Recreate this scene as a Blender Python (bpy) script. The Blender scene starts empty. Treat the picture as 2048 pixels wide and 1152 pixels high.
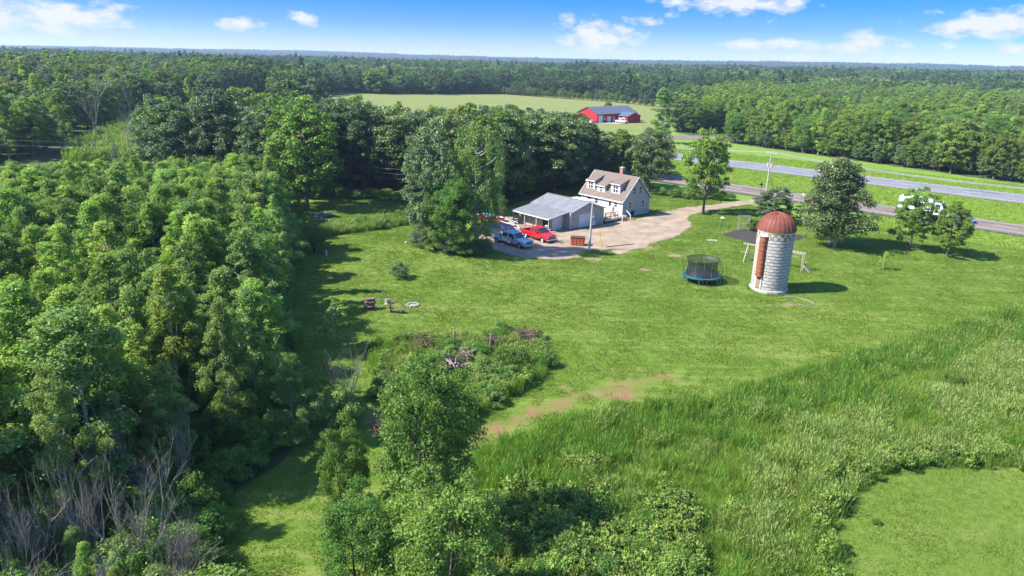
import bpy, math, random
import numpy as np
from mathutils import Vector, Matrix, geometry
sc = bpy.context.scene
R = math.radians
# ------------------------------------------------------------------ camera
FPX, CH, PITCH, ROLL = 1422.0, 25.0, math.atan(458/1422.0), 0.0234
_r0 = np.array([1, 0, 0.]); FW = np.array([0, math.cos(PITCH), -math.sin(PITCH)]); _u0 = np.cross(_r0, FW)
RT = math.cos(ROLL)*_r0 + math.sin(ROLL)*_u0; UP = -math.sin(ROLL)*_r0 + math.cos(ROLL)*_u0
CAM = np.array([0, 0, CH])
cd = bpy.data.cameras.new('camera'); cam = bpy.data.objects.new('camera', cd); sc.collection.objects.link(cam)
cam.matrix_world = Matrix(((RT[0], UP[0], -FW[0], 0), (RT[1], UP[1], -FW[1], 0), (RT[2], UP[2], -FW[2], CH), (0, 0, 0, 1)))
cd.sensor_width = 36; cd.lens = FPX/2048*36; cd.clip_start = .5; cd.clip_end = 30000
sc.camera = cam
# ------------------------------------------------------------------ sun, sky, exposure
SUN_FROM = Vector((-.98, -.19, 0)).normalized(); ELEV = R(45)
sl = bpy.data.lights.new('sun', 'SUN'); sl.energy = 5.0; sl.angle = R(.53); sl.color = (1, .955, .88)
so = bpy.data.objects.new('sun', sl); sc.collection.objects.link(so)
sdir = Vector((SUN_FROM.x*math.cos(ELEV), SUN_FROM.y*math.cos(ELEV), math.sin(ELEV)))
so.rotation_euler = sdir.to_track_quat('Z', 'Y').to_euler(); so.location = (0, 0, 60)
sc.view_settings.view_transform = 'Standard'; sc.view_settings.look = 'None'
sc.view_settings.exposure = 1.22; sc.view_settings.gamma = 1; sc.view_settings.use_curve_mapping = False
w = bpy.data.worlds.new('World'); sc.world = w; w.use_nodes = True
NT = w.node_tree; NT.nodes.clear()
def N(nt, t, **k):
    n = nt.nodes.new(t)
    for a, b in k.items():
        if a.startswith('i_'):
            n.inputs[int(a[2:])].default_value = b
        else: setattr(n, a, b)
    return n
def math_n(nt, op, a, b=None, clamp=False):
    n = nt.nodes.new('ShaderNodeMath'); n.operation = op; n.use_clamp = clamp
    for i, v in enumerate((a, b)):
        if v is None: continue
        if isinstance(v, (int, float)): n.inputs[i].default_value = v
        else: nt.links.new(v, n.inputs[i])
    return n.outputs[0]
def sky_world():
    L = NT.links.new
    sky = N(NT, 'ShaderNodeTexSky', sky_type='NISHITA', sun_disc=False, sun_elevation=ELEV,
            sun_rotation=math.atan2(SUN_FROM.x, SUN_FROM.y), air_density=1.0, dust_density=.3, ozone_density=3.0, altitude=300)
    tc = N(NT, 'ShaderNodeTexCoord'); sep = N(NT, 'ShaderNodeSeparateXYZ'); L(tc.outputs['Generated'], sep.inputs[0])
    X, Y, Z = sep.outputs
    rmp = N(NT, 'ShaderNodeValToRGB'); L(Z, rmp.inputs[0]); cr = rmp.color_ramp
    cr.elements[0].position = 0; cr.elements[0].color = (.47, .53, .74, 1)
    cr.elements[1].position = 1; cr.elements[1].color = (.85, .98, 1.15, 1)
    for p, c in ((.005, (.376, .45, .70, 1)), (.0177, (.28, .365, .62, 1)), (.03, (.19, .31, .57, 1)), (.0426, (.135, .25, .54, 1)), (.058, (.088, .225, .51, 1)), (.0731, (.055, .205, .49, 1)), (.3, (.30, .52, .85, 1))):
        e = cr.elements.new(p); e.color = c
    mul = N(NT, 'ShaderNodeMixRGB', blend_type='MULTIPLY', i_0=1.0); L(sky.outputs[0], mul.inputs[1]); L(rmp.outputs[0], mul.inputs[2])
    bg1 = N(NT, 'ShaderNodeBackground', i_1=.15); L(mul.outputs[0], bg1.inputs[0])
    # clouds: small cumulus low over the horizon, then scattered cumulus over the rest of the sky
    az = math_n(NT, 'ARCTAN2', X, Y); el = math_n(NT, 'ARCSINE', Z)
    cv = N(NT, 'ShaderNodeCombineXYZ'); L(az, cv.inputs[0]); L(el, cv.inputs[1])
    no = N(NT, 'ShaderNodeTexNoise', i_2=34.0, i_3=6.0, i_4=.62)
    mp = N(NT, 'ShaderNodeMapping'); L(cv.outputs[0], mp.inputs[0]); mp.inputs['Scale'].default_value = (1, 2.0, 1); L(mp.outputs[0], no.inputs[0])
    best = None
    for (px, py, wx, wy, st) in CLOUDS:
        d = FW*FPX + RT*(px-1024) - UP*(py-576); d /= np.linalg.norm(d)
        a0, e0 = math.atan2(d[0], d[1]), math.asin(d[2])
        sub = N(NT, 'ShaderNodeVectorMath', operation='SUBTRACT'); L(cv.outputs[0], sub.inputs[0]); sub.inputs[1].default_value = (a0, e0, 0)
        sm = N(NT, 'ShaderNodeVectorMath', operation='MULTIPLY'); L(sub.outputs[0], sm.inputs[0]); sm.inputs[1].default_value = (FPX/wx, FPX/wy, 0)
        ln = N(NT, 'ShaderNodeVectorMath', operation='LENGTH'); L(sm.outputs[0], ln.inputs[0])
        v = math_n(NT, 'MULTIPLY', math_n(NT, 'SUBTRACT', 1.0, ln.outputs['Value']), st)
        best = v if best is None else math_n(NT, 'MAXIMUM', best, v)
    best = math_n(NT, 'MAXIMUM', best, -1.0)
    nn = math_n(NT, 'MULTIPLY', math_n(NT, 'SUBTRACT', no.outputs[0], .53), 2.5)
    m1 = math_n(NT, 'MULTIPLY', math_n(NT, 'ADD', best, nn), 1.45, True)
    # upper sky: noise laid on a cloud layer seen in perspective
    zc = math_n(NT, 'MAXIMUM', Z, .03)
    pv = N(NT, 'ShaderNodeCombineXYZ'); L(math_n(NT, 'DIVIDE', X, zc), pv.inputs[0]); L(math_n(NT, 'DIVIDE', Y, zc), pv.inputs[1])
    n2 = N(NT, 'ShaderNodeTexNoise', i_2=1.1, i_3=7.0, i_4=.6); L(pv.outputs[0], n2.inputs[0])
    m2 = math_n(NT, 'MULTIPLY', math_n(NT, 'SUBTRACT', n2.outputs[0], .60), 7.0, True)
    up = math_n(NT, 'MULTIPLY', math_n(NT, 'SUBTRACT', Z, .10), 12.0, True)
    m = math_n(NT, 'MAXIMUM', math_n(NT, 'MULTIPLY', m1, .93), math_n(NT, 'MULTIPLY', math_n(NT, 'MULTIPLY', m2, up), .85))
    bg2 = N(NT, 'ShaderNodeBackground', i_0=(.96, .98, 1.0, 1), i_1=.42)
    mix = N(NT, 'ShaderNodeMixShader'); L(m, mix.inputs[0]); L(bg1.outputs[0], mix.inputs[1]); L(bg2.outputs[0], mix.inputs[2])
    out = N(NT, 'ShaderNodeOutputWorld'); L(mix.outputs[0], out.inputs[0])
CLOUDS = [(110, 32, 140, 34, 1.0), (0, 30, 50, 26, .9), (5, 55, 30, 12, .5), (55, 62, 30, 12, .3), (485, 48, 48, 16, .9), (520, 47, 24, 9, .7), (609, 37, 34, 16, 1.0), (395, 99, 40, 10, .7), (432, 104, 20, 6, .6),
          (1140, 39, 24, 18, 1.0), (1200, 76, 90, 34, 1.0), (1172, 66, 46, 30, .9), (1290, 41, 46, 13, .8), (1340, 30, 20, 10, .6), (1480, 8, 130, 20, 1.1), (1590, 5, 40, 16, .9), (1360, 4, 50, 12, .9),
          (1490, 88, 40, 13, .8), (1570, 86, 60, 16, .8), (1740, 86, 60, 24, .75), (1700, 96, 60, 14, .6), (1810, 92, 16, 10, .6), (1975, 50, 110, 26, 1.1), (2060, 48, 60, 26, .9),
          (1595, 118, 50, 9, .9), (1340, 121, 60, 8, .7), (1810, 120, 70, 9, .5), (2030, 100, 44, 12, .7), (1900, 92, 20, 8, .5), (795, 82, 8, 6, .6), (1540, 40, 10, 8, .1)]
sky_world()
sc.cycles.max_bounces = 5; sc.cycles.diffuse_bounces = 3; sc.cycles.glossy_bounces = 2; sc.cycles.transmission_bounces = 4
sc.cycles.transparent_max_bounces = 12; sc.cycles.volume_bounces = 0; sc.cycles.caustics_reflective = False; sc.cycles.caustics_refractive = False
sc.cycles.use_denoising = True; sc.cycles.use_adaptive_sampling = True; sc.cycles.adaptive_threshold = .015
sc.cycles.sample_clamp_indirect = 4
# ------------------------------------------------------------------ terrain height and surveying
def H(x, y):
    x = np.asarray(x, float); y = np.asarray(y, float); r = np.hypot(x, y)
    m = 1.1*np.exp(-(((x+15)/15)**2 + ((y-92)/9)**2))
    sw = -.5*np.exp(-(((x+5)/22)**2 + ((y-112)/5)**2))*(x < 0)*np.clip(-x/8, 0, 1)
    dt = -.35*np.exp(-(((x-10)/45)**2 + ((y-(44+x*.35))/7)**2))
    f = np.clip((r-700)/1500, 0, 1)
    f = f*f*(3-2*f)
    far = 11*np.sin(y/610+x/1900+.6)+6*np.sin(x/700-y/1500+1.2)+3*np.sin(x/310+y/270)
    hl = 8*np.exp(-(((x+230)/120)**2 + ((y-380)/160)**2))
    return m + sw + dt + f*far + hl
def raw(px, py, z):
    d = FW*FPX + RT*(px-1024) - UP*(py-576); t = (z-CH)/d[2]; return CAM + d*t
def ground_at(px, py, dz=0.0):
    p = raw(px, py, 0)
    for _ in range(8): p = raw(px, py, float(H(p[0], p[1]))+dz)
    return (float(p[0]), float(p[1]))
def G3(px, py, dz=0.0, off=0.0):
    x, y = ground_at(px, py, dz); return Vector((x, y, float(H(x, y))+off))
def project(x, y, z):
    x, y, z = (np.asarray(a, float) for a in (x, y, z))
    v = np.stack([x, y, z-CH], -1); d = v@FW; d = np.where(d < .1, .1, d)
    return 1024+FPX*(v@RT)/d, 576-FPX*(v@UP)/d, d
def WP(pts): return [ground_at(*p) for p in pts]
def inside(poly, x, y):
    x = np.asarray(x, float); y = np.asarray(y, float); c = np.zeros(x.shape, bool); n = len(poly)
    for i in range(n):
        x0, y0 = poly[i]; x1, y1 = poly[(i+1) % n]
        if y0 == y1: continue
        c ^= ((y0 > y) != (y1 > y)) & (x < (x1-x0)*(y-y0)/(y1-y0)+x0)
    return c
def edge_dist(poly, x, y, closed=True):
    x = np.asarray(x, float); y = np.asarray(y, float); best = np.full(x.shape, 1e9); n = len(poly)
    for i in range(n if closed else n-1):
        ax, ay = poly[i]; bx, by = poly[(i+1) % n]; dx, dy = bx-ax, by-ay; L2 = dx*dx+dy*dy+1e-9
        t = np.clip(((x-ax)*dx+(y-ay)*dy)/L2, 0, 1); best = np.minimum(best, np.hypot(x-ax-t*dx, y-ay-t*dy))
    return best
# ------------------------------------------------------------------ object helpers
COL = sc.collection
def tag(o, label=None, cat=None, group=None, kind=None):
    if label: o['label'] = label
    if cat: o['category'] = cat
    if group: o['group'] = group
    if kind: o['kind'] = kind
    return o
def thing(name, label, cat, loc=(0, 0, 0), rz=0.0, group=None):
    o = bpy.data.objects.new(name, None); COL.objects.link(o); o.empty_display_size = .3
    o.location = loc; o.rotation_euler = (0, 0, rz); return tag(o, label, cat, group)
def link(name, me, parent=None, loc=None):
    o = bpy.data.objects.new(name, me); COL.objects.link(o)
    if parent is not None: o.parent = parent
    if loc is not None: o.location = loc
    return o
def mesh_np(name, v, f, mats, tint=None, midx=None, smooth=False):
    """v (n,3); f (m,k) uniform faces"""
    me = bpy.data.meshes.new(name); v = np.asarray(v, np.float32); f = np.asarray(f, np.int32); k = f.shape[1]
    me.vertices.add(len(v)); me.vertices.foreach_set('co', v.ravel())
    me.loops.add(f.size); me.loops.foreach_set('vertex_index', f.ravel())
    me.polygons.add(len(f)); me.polygons.foreach_set('loop_start', np.arange(0, f.size, k, dtype=np.int32))
    me.polygons.foreach_set('loop_total', np.full(len(f), k, np.int32))
    if midx is not None: me.polygons.foreach_set('material_index', np.asarray(midx, np.int32))
    me.polygons.foreach_set('use_smooth', np.full(len(f), smooth, bool))
    for m in (mats if isinstance(mats, (list, tuple)) else [mats]): me.materials.append(m)
    if tint is not None:
        a = me.attributes.new('tint', 'FLOAT', 'POINT'); a.data.foreach_set('value', np.asarray(tint, np.float32))
    me.update(calc_edges=True); return me
class MB:
    def __init__(s): s.v = []; s.f = []; s.m = []; s.mi = 0
    def add(s, vs, fs):
        b = len(s.v); s.v += [tuple(map(float, p)) for p in vs]; s.f += [tuple(i+b for i in f) for f in fs]; s.m += [s.mi]*len(fs); return s
    def box(s, c, d, rz=0, rx=0, ry=0):
        M = Matrix.Rotation(rz, 3, 'Z')@Matrix.Rotation(ry, 3, 'Y')@Matrix.Rotation(rx, 3, 'X'); c = Vector(c)
        vs = [c+M@Vector((x*d[0]/2, y*d[1]/2, z*d[2]/2)) for x in (-1, 1) for y in (-1, 1) for z in (-1, 1)]
        return s.add(vs, [(0, 1, 3, 2), (4, 6, 7, 5), (0, 4, 5, 1), (2, 3, 7, 6), (0, 2, 6, 4), (1, 5, 7, 3)])
    def bar(s, a, b, wd, ht=None):
        a, b = Vector(a), Vector(b); ht = ht or wd; d = (b-a).normalized()
        up = Vector((0, 0, 1)) if abs(d.z) < .95 else Vector((1, 0, 0)); sx = d.cross(up).normalized(); sy = sx.cross(d)
        vs = [p+sx*(i*wd/2)+sy*(j*ht/2) for p in (a, b) for i in (-1, 1) for j in (-1, 1)]
        return s.add(vs, [(0, 1, 3, 2), (4, 6, 7, 5), (0, 4, 5, 1), (2, 3, 7, 6), (0, 2, 6, 4), (1, 5, 7, 3)])
    def tube(s, pts, rad, n=6, cap=True):
        pts = [Vector(p) for p in pts]; rad = rad if isinstance(rad, (list, tuple)) else [rad]*len(pts); b = len(s.v); fs = []; vs = []
        for i, p in enumerate(pts):
            d = (pts[min(i+1, len(pts)-1)]-pts[max(i-1, 0)]).normalized()
            up = Vector((0, 0, 1)) if abs(d.z) < .9 else Vector((1, 0, 0)); sx = d.cross(up).normalized(); sy = sx.cross(d)
            for k in range(n):
                a = 2*math.pi*k/n; vs.append(p+sx*(math.cos(a)*rad[i])+sy*(math.sin(a)*rad[i]))
        for i in range(len(pts)-1):
            for k in range(n): fs.append((i*n+k, i*n+(k+1) % n, (i+1)*n+(k+1) % n, (i+1)*n+k))
        if cap: fs.append(tuple(range(n))); fs.append(tuple((len(pts)-1)*n+k for k in range(n)))
        return s.add(vs, fs)
    def lathe(s, prof, n=24, c=(0, 0, 0), a0=0, a1=2*math.pi):
        full = abs(a1-a0-2*math.pi) < 1e-6; m = n if full else n+1; vs = []; fs = []
        for r, z in prof:
            for k in range(m):
                a = a0+(a1-a0)*k/n; vs.append((c[0]+r*math.cos(a), c[1]+r*math.sin(a), c[2]+z))
        for i in range(len(prof)-1):
            for k in range(n): k2 = (k+1) % m; fs.append((i*m+k, i*m+k2, (i+1)*m+k2, (i+1)*m+k))
        return s.add(vs, fs)
    def prism(s, poly, axis, a, b):
        """poly 2D; extruded along axis from a to b; axis y: (x,z), x: (y,z), z: (x,y)"""
        def P(p, t): return {'y': (p[0], t, p[1]), 'x': (t, p[0], p[1]), 'z': (p[0], p[1], t)}[axis]
        n = len(poly); vs = [P(p, a) for p in poly]+[P(p, b) for p in poly]
        return s.add(vs, [tuple(range(n)), tuple(range(2*n-1, n-1, -1))]+[(i, (i+1) % n, n+(i+1) % n, n+i) for i in range(n)])
    def build(s, name, mats, parent=None, loc=None, smooth=False, bevel=0):
        me = bpy.data.meshes.new(name); me.from_pydata(s.v, [], s.f)
        for m in (mats if isinstance(mats, (list, tuple)) else [mats]): me.materials.append(m)
        me.polygons.foreach_set('material_index', s.m)
        import bmesh
        bm = bmesh.new(); bm.from_mesh(me)
        bmesh.ops.recalc_face_normals(bm, faces=bm.faces)
        if bevel: bmesh.ops.bevel(bm, geom=[e for e in bm.edges if len(e.link_faces) == 2 and e.calc_face_angle(0) > .5], offset=bevel, segments=2, affect='EDGES', profile=.5)
        bm.to_mesh(me); bm.free()
        me.polygons.foreach_set('use_smooth', [smooth]*len(me.polygons))
        if smooth: me.set_sharp_from_angle(angle=R(38))
        me.update(); return link(name, me, parent, loc)
def copy_tree(o, label=None, group=None, loc=None, rz=None, scale=None, parent=None):
    c = o.copy(); COL.objects.link(c); c.parent = parent
    if label: c['label'] = label
    if group: c['group'] = group
    if loc is not None: c.location = loc
    if rz is not None: c.rotation_euler = (0, 0, rz)
    if scale is not None: c.scale = scale
    for ch in KIDS.get(o.name, []): 
        d = ch.copy(); COL.objects.link(d); d.parent = c
    return c
KIDS = {}
# ------------------------------------------------------------------ materials
def mat(name, c1, c2=None, scale=3.0, rough=.8, bump=0.0, bscale=None, metal=0.0, spec=.3, lo=.35, hi=.65, detail=5, stretch=None, objrand=0.0):
    m = bpy.data.materials.new(name); m.use_nodes = True; nt = m.node_tree; L = nt.links.new
    b = nt.nodes['Principled BSDF']; b.inputs['Roughness'].default_value = rough; b.inputs['Metallic'].default_value = metal
    b.inputs['Specular IOR Level'].default_value = spec; b.inputs['Base Color'].default_value = (*c1, 1)
    tc = N(nt, 'ShaderNodeTexCoord'); mp = N(nt, 'ShaderNodeMapping'); L(tc.outputs['Object'], mp.inputs[0])
    if stretch: mp.inputs['Scale'].default_value = stretch
    if c2 is None: c2 = tuple(c*.8 for c in c1)
    no = N(nt, 'ShaderNodeTexNoise', i_2=scale, i_3=float(detail), i_4=.6); L(mp.outputs[0], no.inputs[0])
    mr = N(nt, 'ShaderNodeMapRange', i_1=lo, i_2=hi); L(no.outputs[0], mr.inputs[0])
    mx = N(nt, 'ShaderNodeMixRGB', i_1=(*c1, 1), i_2=(*c2, 1)); L(mr.outputs[0], mx.inputs[0]); col = mx.outputs[0]
    if objrand:
        oi = N(nt, 'ShaderNodeObjectInfo'); hs = N(nt, 'ShaderNodeHueSaturation')
        L(math_n(nt, 'ADD', math_n(nt, 'MULTIPLY', oi.outputs['Random'], objrand*2), 1-objrand), hs.inputs['Value']); L(col, hs.inputs['Color']); col = hs.outputs[0]
    L(col, b.inputs['Base Color'])
    if bump:
        n2 = N(nt, 'ShaderNodeTexNoise', i_2=bscale or scale*4, i_3=4.0); L(mp.outputs[0], n2.inputs[0])
        bp = N(nt, 'ShaderNodeBump', i_0=bump, i_1=.05); L(n2.outputs[0], bp.inputs['Height']); L(bp.outputs[0], b.inputs['Normal'])
    return m
def leaf_mat(name, dark, light, trans=.38, rough=.55, spec=.22, vary=.25):
    m = bpy.data.materials.new(name); m.use_nodes = True; nt = m.node_tree; L = nt.links.new; b = nt.nodes['Principled BSDF']
    at = N(nt, 'ShaderNodeAttribute', attribute_name='tint'); oi = N(nt, 'ShaderNodeObjectInfo')
    mx = N(nt, 'ShaderNodeMixRGB', i_1=(*dark, 1), i_2=(*light, 1)); L(at.outputs['Fac'], mx.inputs[0])
    hs = N(nt, 'ShaderNodeHueSaturation'); L(mx.outputs[0], hs.inputs['Color'])
    L(math_n(nt, 'ADD', math_n(nt, 'MULTIPLY', oi.outputs['Random'], vary*2), 1-vary), hs.inputs['Value'])
    r2 = math_n(nt, 'FRACT', math_n(nt, 'MULTIPLY', oi.outputs['Random'], 7.31))
    L(math_n(nt, 'ADD', math_n(nt, 'MULTIPLY', r2, .035), .482), hs.inputs['Hue'])
    L(hs.outputs[0], b.inputs['Base Color']); b.inputs['Roughness'].default_value = rough; b.inputs['Specular IOR Level'].default_value = spec
    tr = N(nt, 'ShaderNodeBsdfTranslucent'); g = N(nt, 'ShaderNodeMixRGB', blend_type='MULTIPLY', i_0=1.0, i_2=(1.25, 1.35, .5, 1)); L(hs.outputs[0], g.inputs[1]); L(g.outputs[0], tr.inputs[0])
    ms = N(nt, 'ShaderNodeMixShader', i_0=trans); L(b.outputs[0], ms.inputs[1]); L(tr.outputs[0], ms.inputs[2]); L(ms.outputs[0], nt.nodes['Material Output'].inputs[0])
    return m
M = {}
M['bark'] = mat('bark', (.16, .125, .095), (.07, .055, .045), 6, .9, .6, stretch=(3, 3, .6))
M['palebark'] = mat('pale_bark', (.42, .40, .34), (.22, .20, .17), 5, .85, .3, stretch=(1, 1, 3))
M['deadbark'] = mat('dead_bark', (.31, .275, .225), (.18, .155, .125), 4, .9, .3)
M['l_aspen'] = leaf_mat('aspen_leaf', (0.122, 0.207, 0.049), (0.308, 0.414, 0.113))
M['l_light'] = leaf_mat('light_leaf', (0.148, 0.241, 0.038), (0.333, 0.451, 0.087))
M['l_elder'] = leaf_mat('box_elder_leaf', (0.086, 0.172, 0.030), (0.195, 0.309, 0.064))
M['l_oak'] = leaf_mat('oak_leaf', (0.064, 0.117, 0.029), (0.192, 0.255, 0.077), .2, .42, .5)
M['l_silver'] = leaf_mat('silvery_leaf', (.062, .112, .036), (.165, .225, .105), .26, .5, .35)
M['l_maple'] = leaf_mat('maple_leaf', (0.090, 0.166, 0.023), (0.233, 0.325, 0.053), .25)
M['l_willow'] = leaf_mat('willow_leaf', (0.096, 0.168, 0.039), (0.228, 0.312, 0.099), .3)
M['l_spruce'] = leaf_mat('spruce_needle', (.05, .085, .08), (.13, .19, .19), .05)
M['l_bramble'] = leaf_mat('bramble_leaf', (0.091, 0.168, 0.022), (0.255, 0.348, 0.072), .3)
M['l_far'] = leaf_mat('far_leaf', (.05, .10, .028), (.105, .175, .055), .25, .7, .15, .3)
M['l_far2'] = leaf_mat('far_light_leaf', (.09, .16, .035), (.17, .265, .07), .25, .7, .15, .3)
M['l_far3'] = leaf_mat('far_dark_leaf', (.035, .075, .03), (.075, .125, .05), .25, .7, .15, .3)
M['g_lush'] = leaf_mat('lush_blade', (.125, .225, .03), (.26, .36, .07), .4, .7, .1, .18)
M['g_deep'] = leaf_mat('reed_blade', (.08, .18, .024), (.18, .31, .05), .4, .7, .1, .18)
M['g_pale'] = leaf_mat('seed_head_blade', (.165, .235, .055), (.33, .385, .13), .4, .7, .1, .15)
M['g_lawn'] = leaf_mat('lawn_blade', (.092, .172, .017), (.18, .258, .036), .35, .6, .2, .08)
M['g_verge'] = leaf_mat('verge_blade', (0.138, 0.230, 0.020), (0.302, 0.386, 0.050), .35, .6, .2, .2)
def grass_ground(name, cols, dirtc, fine=7.0, bump=.5, wood=None, streak=False):
    m = bpy.data.materials.new(name); m.use_nodes = True; nt = m.node_tree; L = nt.links.new; b = nt.nodes['Principled BSDF']
    b.inputs['Roughness'].default_value = .9; b.inputs['Specular IOR Level'].default_value = .12
    tc = N(nt, 'ShaderNodeTexCoord'); o = tc.outputs['Object']
    def nz(s, lo, hi, det=5, rgh=.6, vec=None, dist=0):
        n = N(nt, 'ShaderNodeTexNoise', i_2=s, i_3=float(det), i_4=rgh); n.inputs['Distortion'].default_value = dist; L(vec or o, n.inputs[0])
        r = N(nt, 'ShaderNodeMapRange', i_1=lo, i_2=hi); L(n.outputs[0], r.inputs[0]); return r.outputs[0]
    def mixc(f, a, c):
        x = N(nt, 'ShaderNodeMixRGB'); L(f, x.inputs[0])
        for i, v in ((1, a), (2, c)):
            if isinstance(v, tuple): x.inputs[i].default_value = (*v, 1)
            else: L(v, x.inputs[i])
        return x.outputs[0]
    c = mixc(nz(.045, .35, .65, 3), cols[0], cols[1])
    c = mixc(nz(.28, .5, .78, 6, .65, dist=.6), c, cols[2])
    c = mixc(math_n(nt, 'MULTIPLY', nz(fine, .38, .68, 6, .75), .75), c, cols[3])
    c = mixc(math_n(nt, 'MULTIPLY', nz(1.7, .52, .75, 6, .7), .6), c, cols[4])
    if streak:
        mp = N(nt, 'ShaderNodeMapping'); L(o, mp.inputs[0]); mp.inputs['Rotation'].default_value = (0, 0, R(-32)); mp.inputs['Scale'].default_value = (.06, .9, 1)
        c = mixc(math_n(nt, 'MULTIPLY', nz(1.0, .46, .62, 4, .5, mp.outputs[0], 1.0), .5), c, cols[2])
    if dirtc:
        at = N(nt, 'ShaderNodeAttribute', attribute_name='dirt')
        f = math_n(nt, 'SUBTRACT', at.outputs['Fac'], nz(.8, .12, .72, 9, .8, dist=.8)); f = math_n(nt, 'MULTIPLY', math_n(nt, 'MULTIPLY', f, 3.2, True), .95)
        dc = mixc(nz(1.3, .3, .7, 6), dirtc[0], dirtc[1]); c = mixc(f, c, dc)
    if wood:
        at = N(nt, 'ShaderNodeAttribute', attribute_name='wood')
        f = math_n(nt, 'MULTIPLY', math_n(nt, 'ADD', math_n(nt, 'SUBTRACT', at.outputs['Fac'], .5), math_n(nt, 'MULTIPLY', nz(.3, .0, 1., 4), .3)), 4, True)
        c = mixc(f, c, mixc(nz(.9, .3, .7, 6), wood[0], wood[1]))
    L(c, b.inputs['Base Color'])
    n2 = N(nt, 'ShaderNodeTexNoise', i_2=fine*1.6, i_3=5.0, i_4=.8); L(o, n2.inputs[0])
    bp = N(nt, 'ShaderNodeBump', i_0=bump, i_1=.15); L(n2.outputs[0], bp.inputs['Height']); L(bp.outputs[0], b.inputs['Normal'])
    return m
M['lawn'] = grass_ground('lawn_ground', [(.105, .178, .020), (.140, .205, .026), (.215, .24, .06), (.070, .13, .014), (.175, .222, .038)], [(.26, .135, .075), (.20, .125, .06)], streak=True)
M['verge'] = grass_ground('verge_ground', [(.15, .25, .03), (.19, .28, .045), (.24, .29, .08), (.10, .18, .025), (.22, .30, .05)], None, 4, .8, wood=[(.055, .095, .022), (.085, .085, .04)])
M['fieldg'] = grass_ground('hay_field_ground', [(.165, .20, .052), (.205, .215, .068), (.26, .235, .095), (.135, .175, .042), (.195, .21, .072)], None, 1.5, .6)
M['gravel'] = mat('gravel', (.35, .26, .18), (.21, .16, .115), .42, .95, .5, bscale=9, detail=12, lo=.36, hi=.66)
M['dirt'] = mat('bare_dirt', (.29, .21, .13), (.19, .12, .07), 1.2, .95, .4, bscale=12)
M['mulch'] = mat('mulch', (.03, .024, .02), (.065, .055, .048), 5, .95, .9, bscale=9, detail=8)
M['asphalt_red'] = mat('reddish_asphalt', (.19, .148, .12), (.15, .12, .10), .25, .9, .2, bscale=14, detail=8)
M['asphalt_grey'] = mat('grey_asphalt', (.20, .20, .21), (.155, .155, .165), .3, .9, .2, bscale=14, detail=8)
M['asphalt_dark'] = mat('dark_asphalt', (.07, .068, .07), (.05, .05, .05), 2, .9, .2)
M['roadpaint'] = mat('road_paint', (.74, .74, .70), (.5, .5, .47), 3, .7)
M['concrete'] = mat('concrete', (.48, .46, .42), (.36, .34, .31), 2, .9, .2)
# ------------------------------------------------------------------ zones surveyed on the ground
Z_LAWN = WP([(575, 640), (590, 560), (596, 505), (640, 480), (600, 462), (585, 410), (700, 392), (830, 398), (870, 440), (960, 460), (1080, 400), (1180, 352), (1310, 372), (1360, 388), (1440, 404), (1500, 410), (1560, 425), (1700, 447),
             (1800, 462), (1900, 478), (2048, 502), (2400, 565), (2500, 600), (2180, 585), (2048, 612), (1900, 655), (1750, 700), (1600, 742), (1480, 782), (1400, 803), (1280, 812), (1180, 832), (1080, 858), (1000, 890),
             (935, 930), (900, 990), (870, 1080), (860, 1250), (380, 1250), (425, 1060), (450, 1005), (560, 930), (640, 845), (600, 740), (578, 690)])
Z_DISC = WP([(2048, 945), (1950, 934), (1850, 934), (1765, 955), (1705, 990), (1675, 1025), (1662, 1062), (1668, 1105), (1690, 1170), (1740, 1260), (1850, 1400)])+[(27, 21), (35, 19.5), (43, 23), (47.5, 31), (44.5, 39)]+WP([(2250, 968)])
Z_TALL = WP([(2180, 585), (2048, 612), (1900, 655), (1750, 700), (1600, 742), (1480, 782), (1400, 803), (1280, 812), (1180, 832), (1080, 858), (1000, 890), (935, 930), (900, 990), (870, 1080), (860, 1300)])+[(-4, 14), (60, 14), (110, 60), (104, 84)]
Z_DRIVE = WP([(1510, 398), (1470, 404), (1420, 411), (1370, 415), (1330, 424), (1290, 434), (1262, 440), (1210, 449), (1140, 462), (1120, 440), (1060, 430), (1000, 436), (955, 460), (950, 478), (985, 497), (1010, 508), (1060, 518), (1112, 520),
              (1158, 516), (1164, 505), (1178, 501), (1200, 502), (1222, 501), (1234, 509), (1262, 504), (1300, 489), (1345, 477), (1376, 460), (1383, 447), (1374, 436), (1385, 430), (1440, 418), (1500, 409), (1560, 403), (1560, 394)])
Z_FIELD = WP([(640, 191), (760, 188), (1000, 188), (1200, 197), (1300, 206), (1345, 207), (1352, 225), (1352, 262), (1100, 264), (800, 250), (640, 222)])
Z_ISLAND = WP([(742, 700), (770, 690), (900, 682), (1030, 668), (1075, 675), (1095, 705), (1098, 735), (1085, 760), (1010, 800), (960, 835), (920, 860), (840, 900), (780, 850), (745, 780)])
Z_MULCH = WP([(1441, 470), (1468, 461), (1500, 457), (1560, 462), (1612, 473), (1600, 480), (1560, 489), (1510, 489), (1475, 479)])
Z_DITCH = WP([(596, 498), (660, 474), (740, 462), (850, 446), (875, 452), (872, 438), (835, 425), (760, 442), (690, 452), (640, 462), (600, 470)])
Z_CLEAR = [(-140, 270), (-118, 290), (-74, 205), (-76, 172), (-100, 160), (-112, 185)]
Z_WHITE = [(-262, 500), (-150, 500), (-130, 600), (-150, 660), (-250, 660)]
HN = (math.sin(R(43)), math.cos(R(43))); HT = (HN[1], -HN[0])
def hp(n, t): return (HN[0]*n+HT[0]*t, HN[1]*n+HT[1]*t)
Z_HWY = [hp(133, -190), hp(133, 200), hp(193, 200), hp(191, -10), hp(191, -190)]
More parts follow.
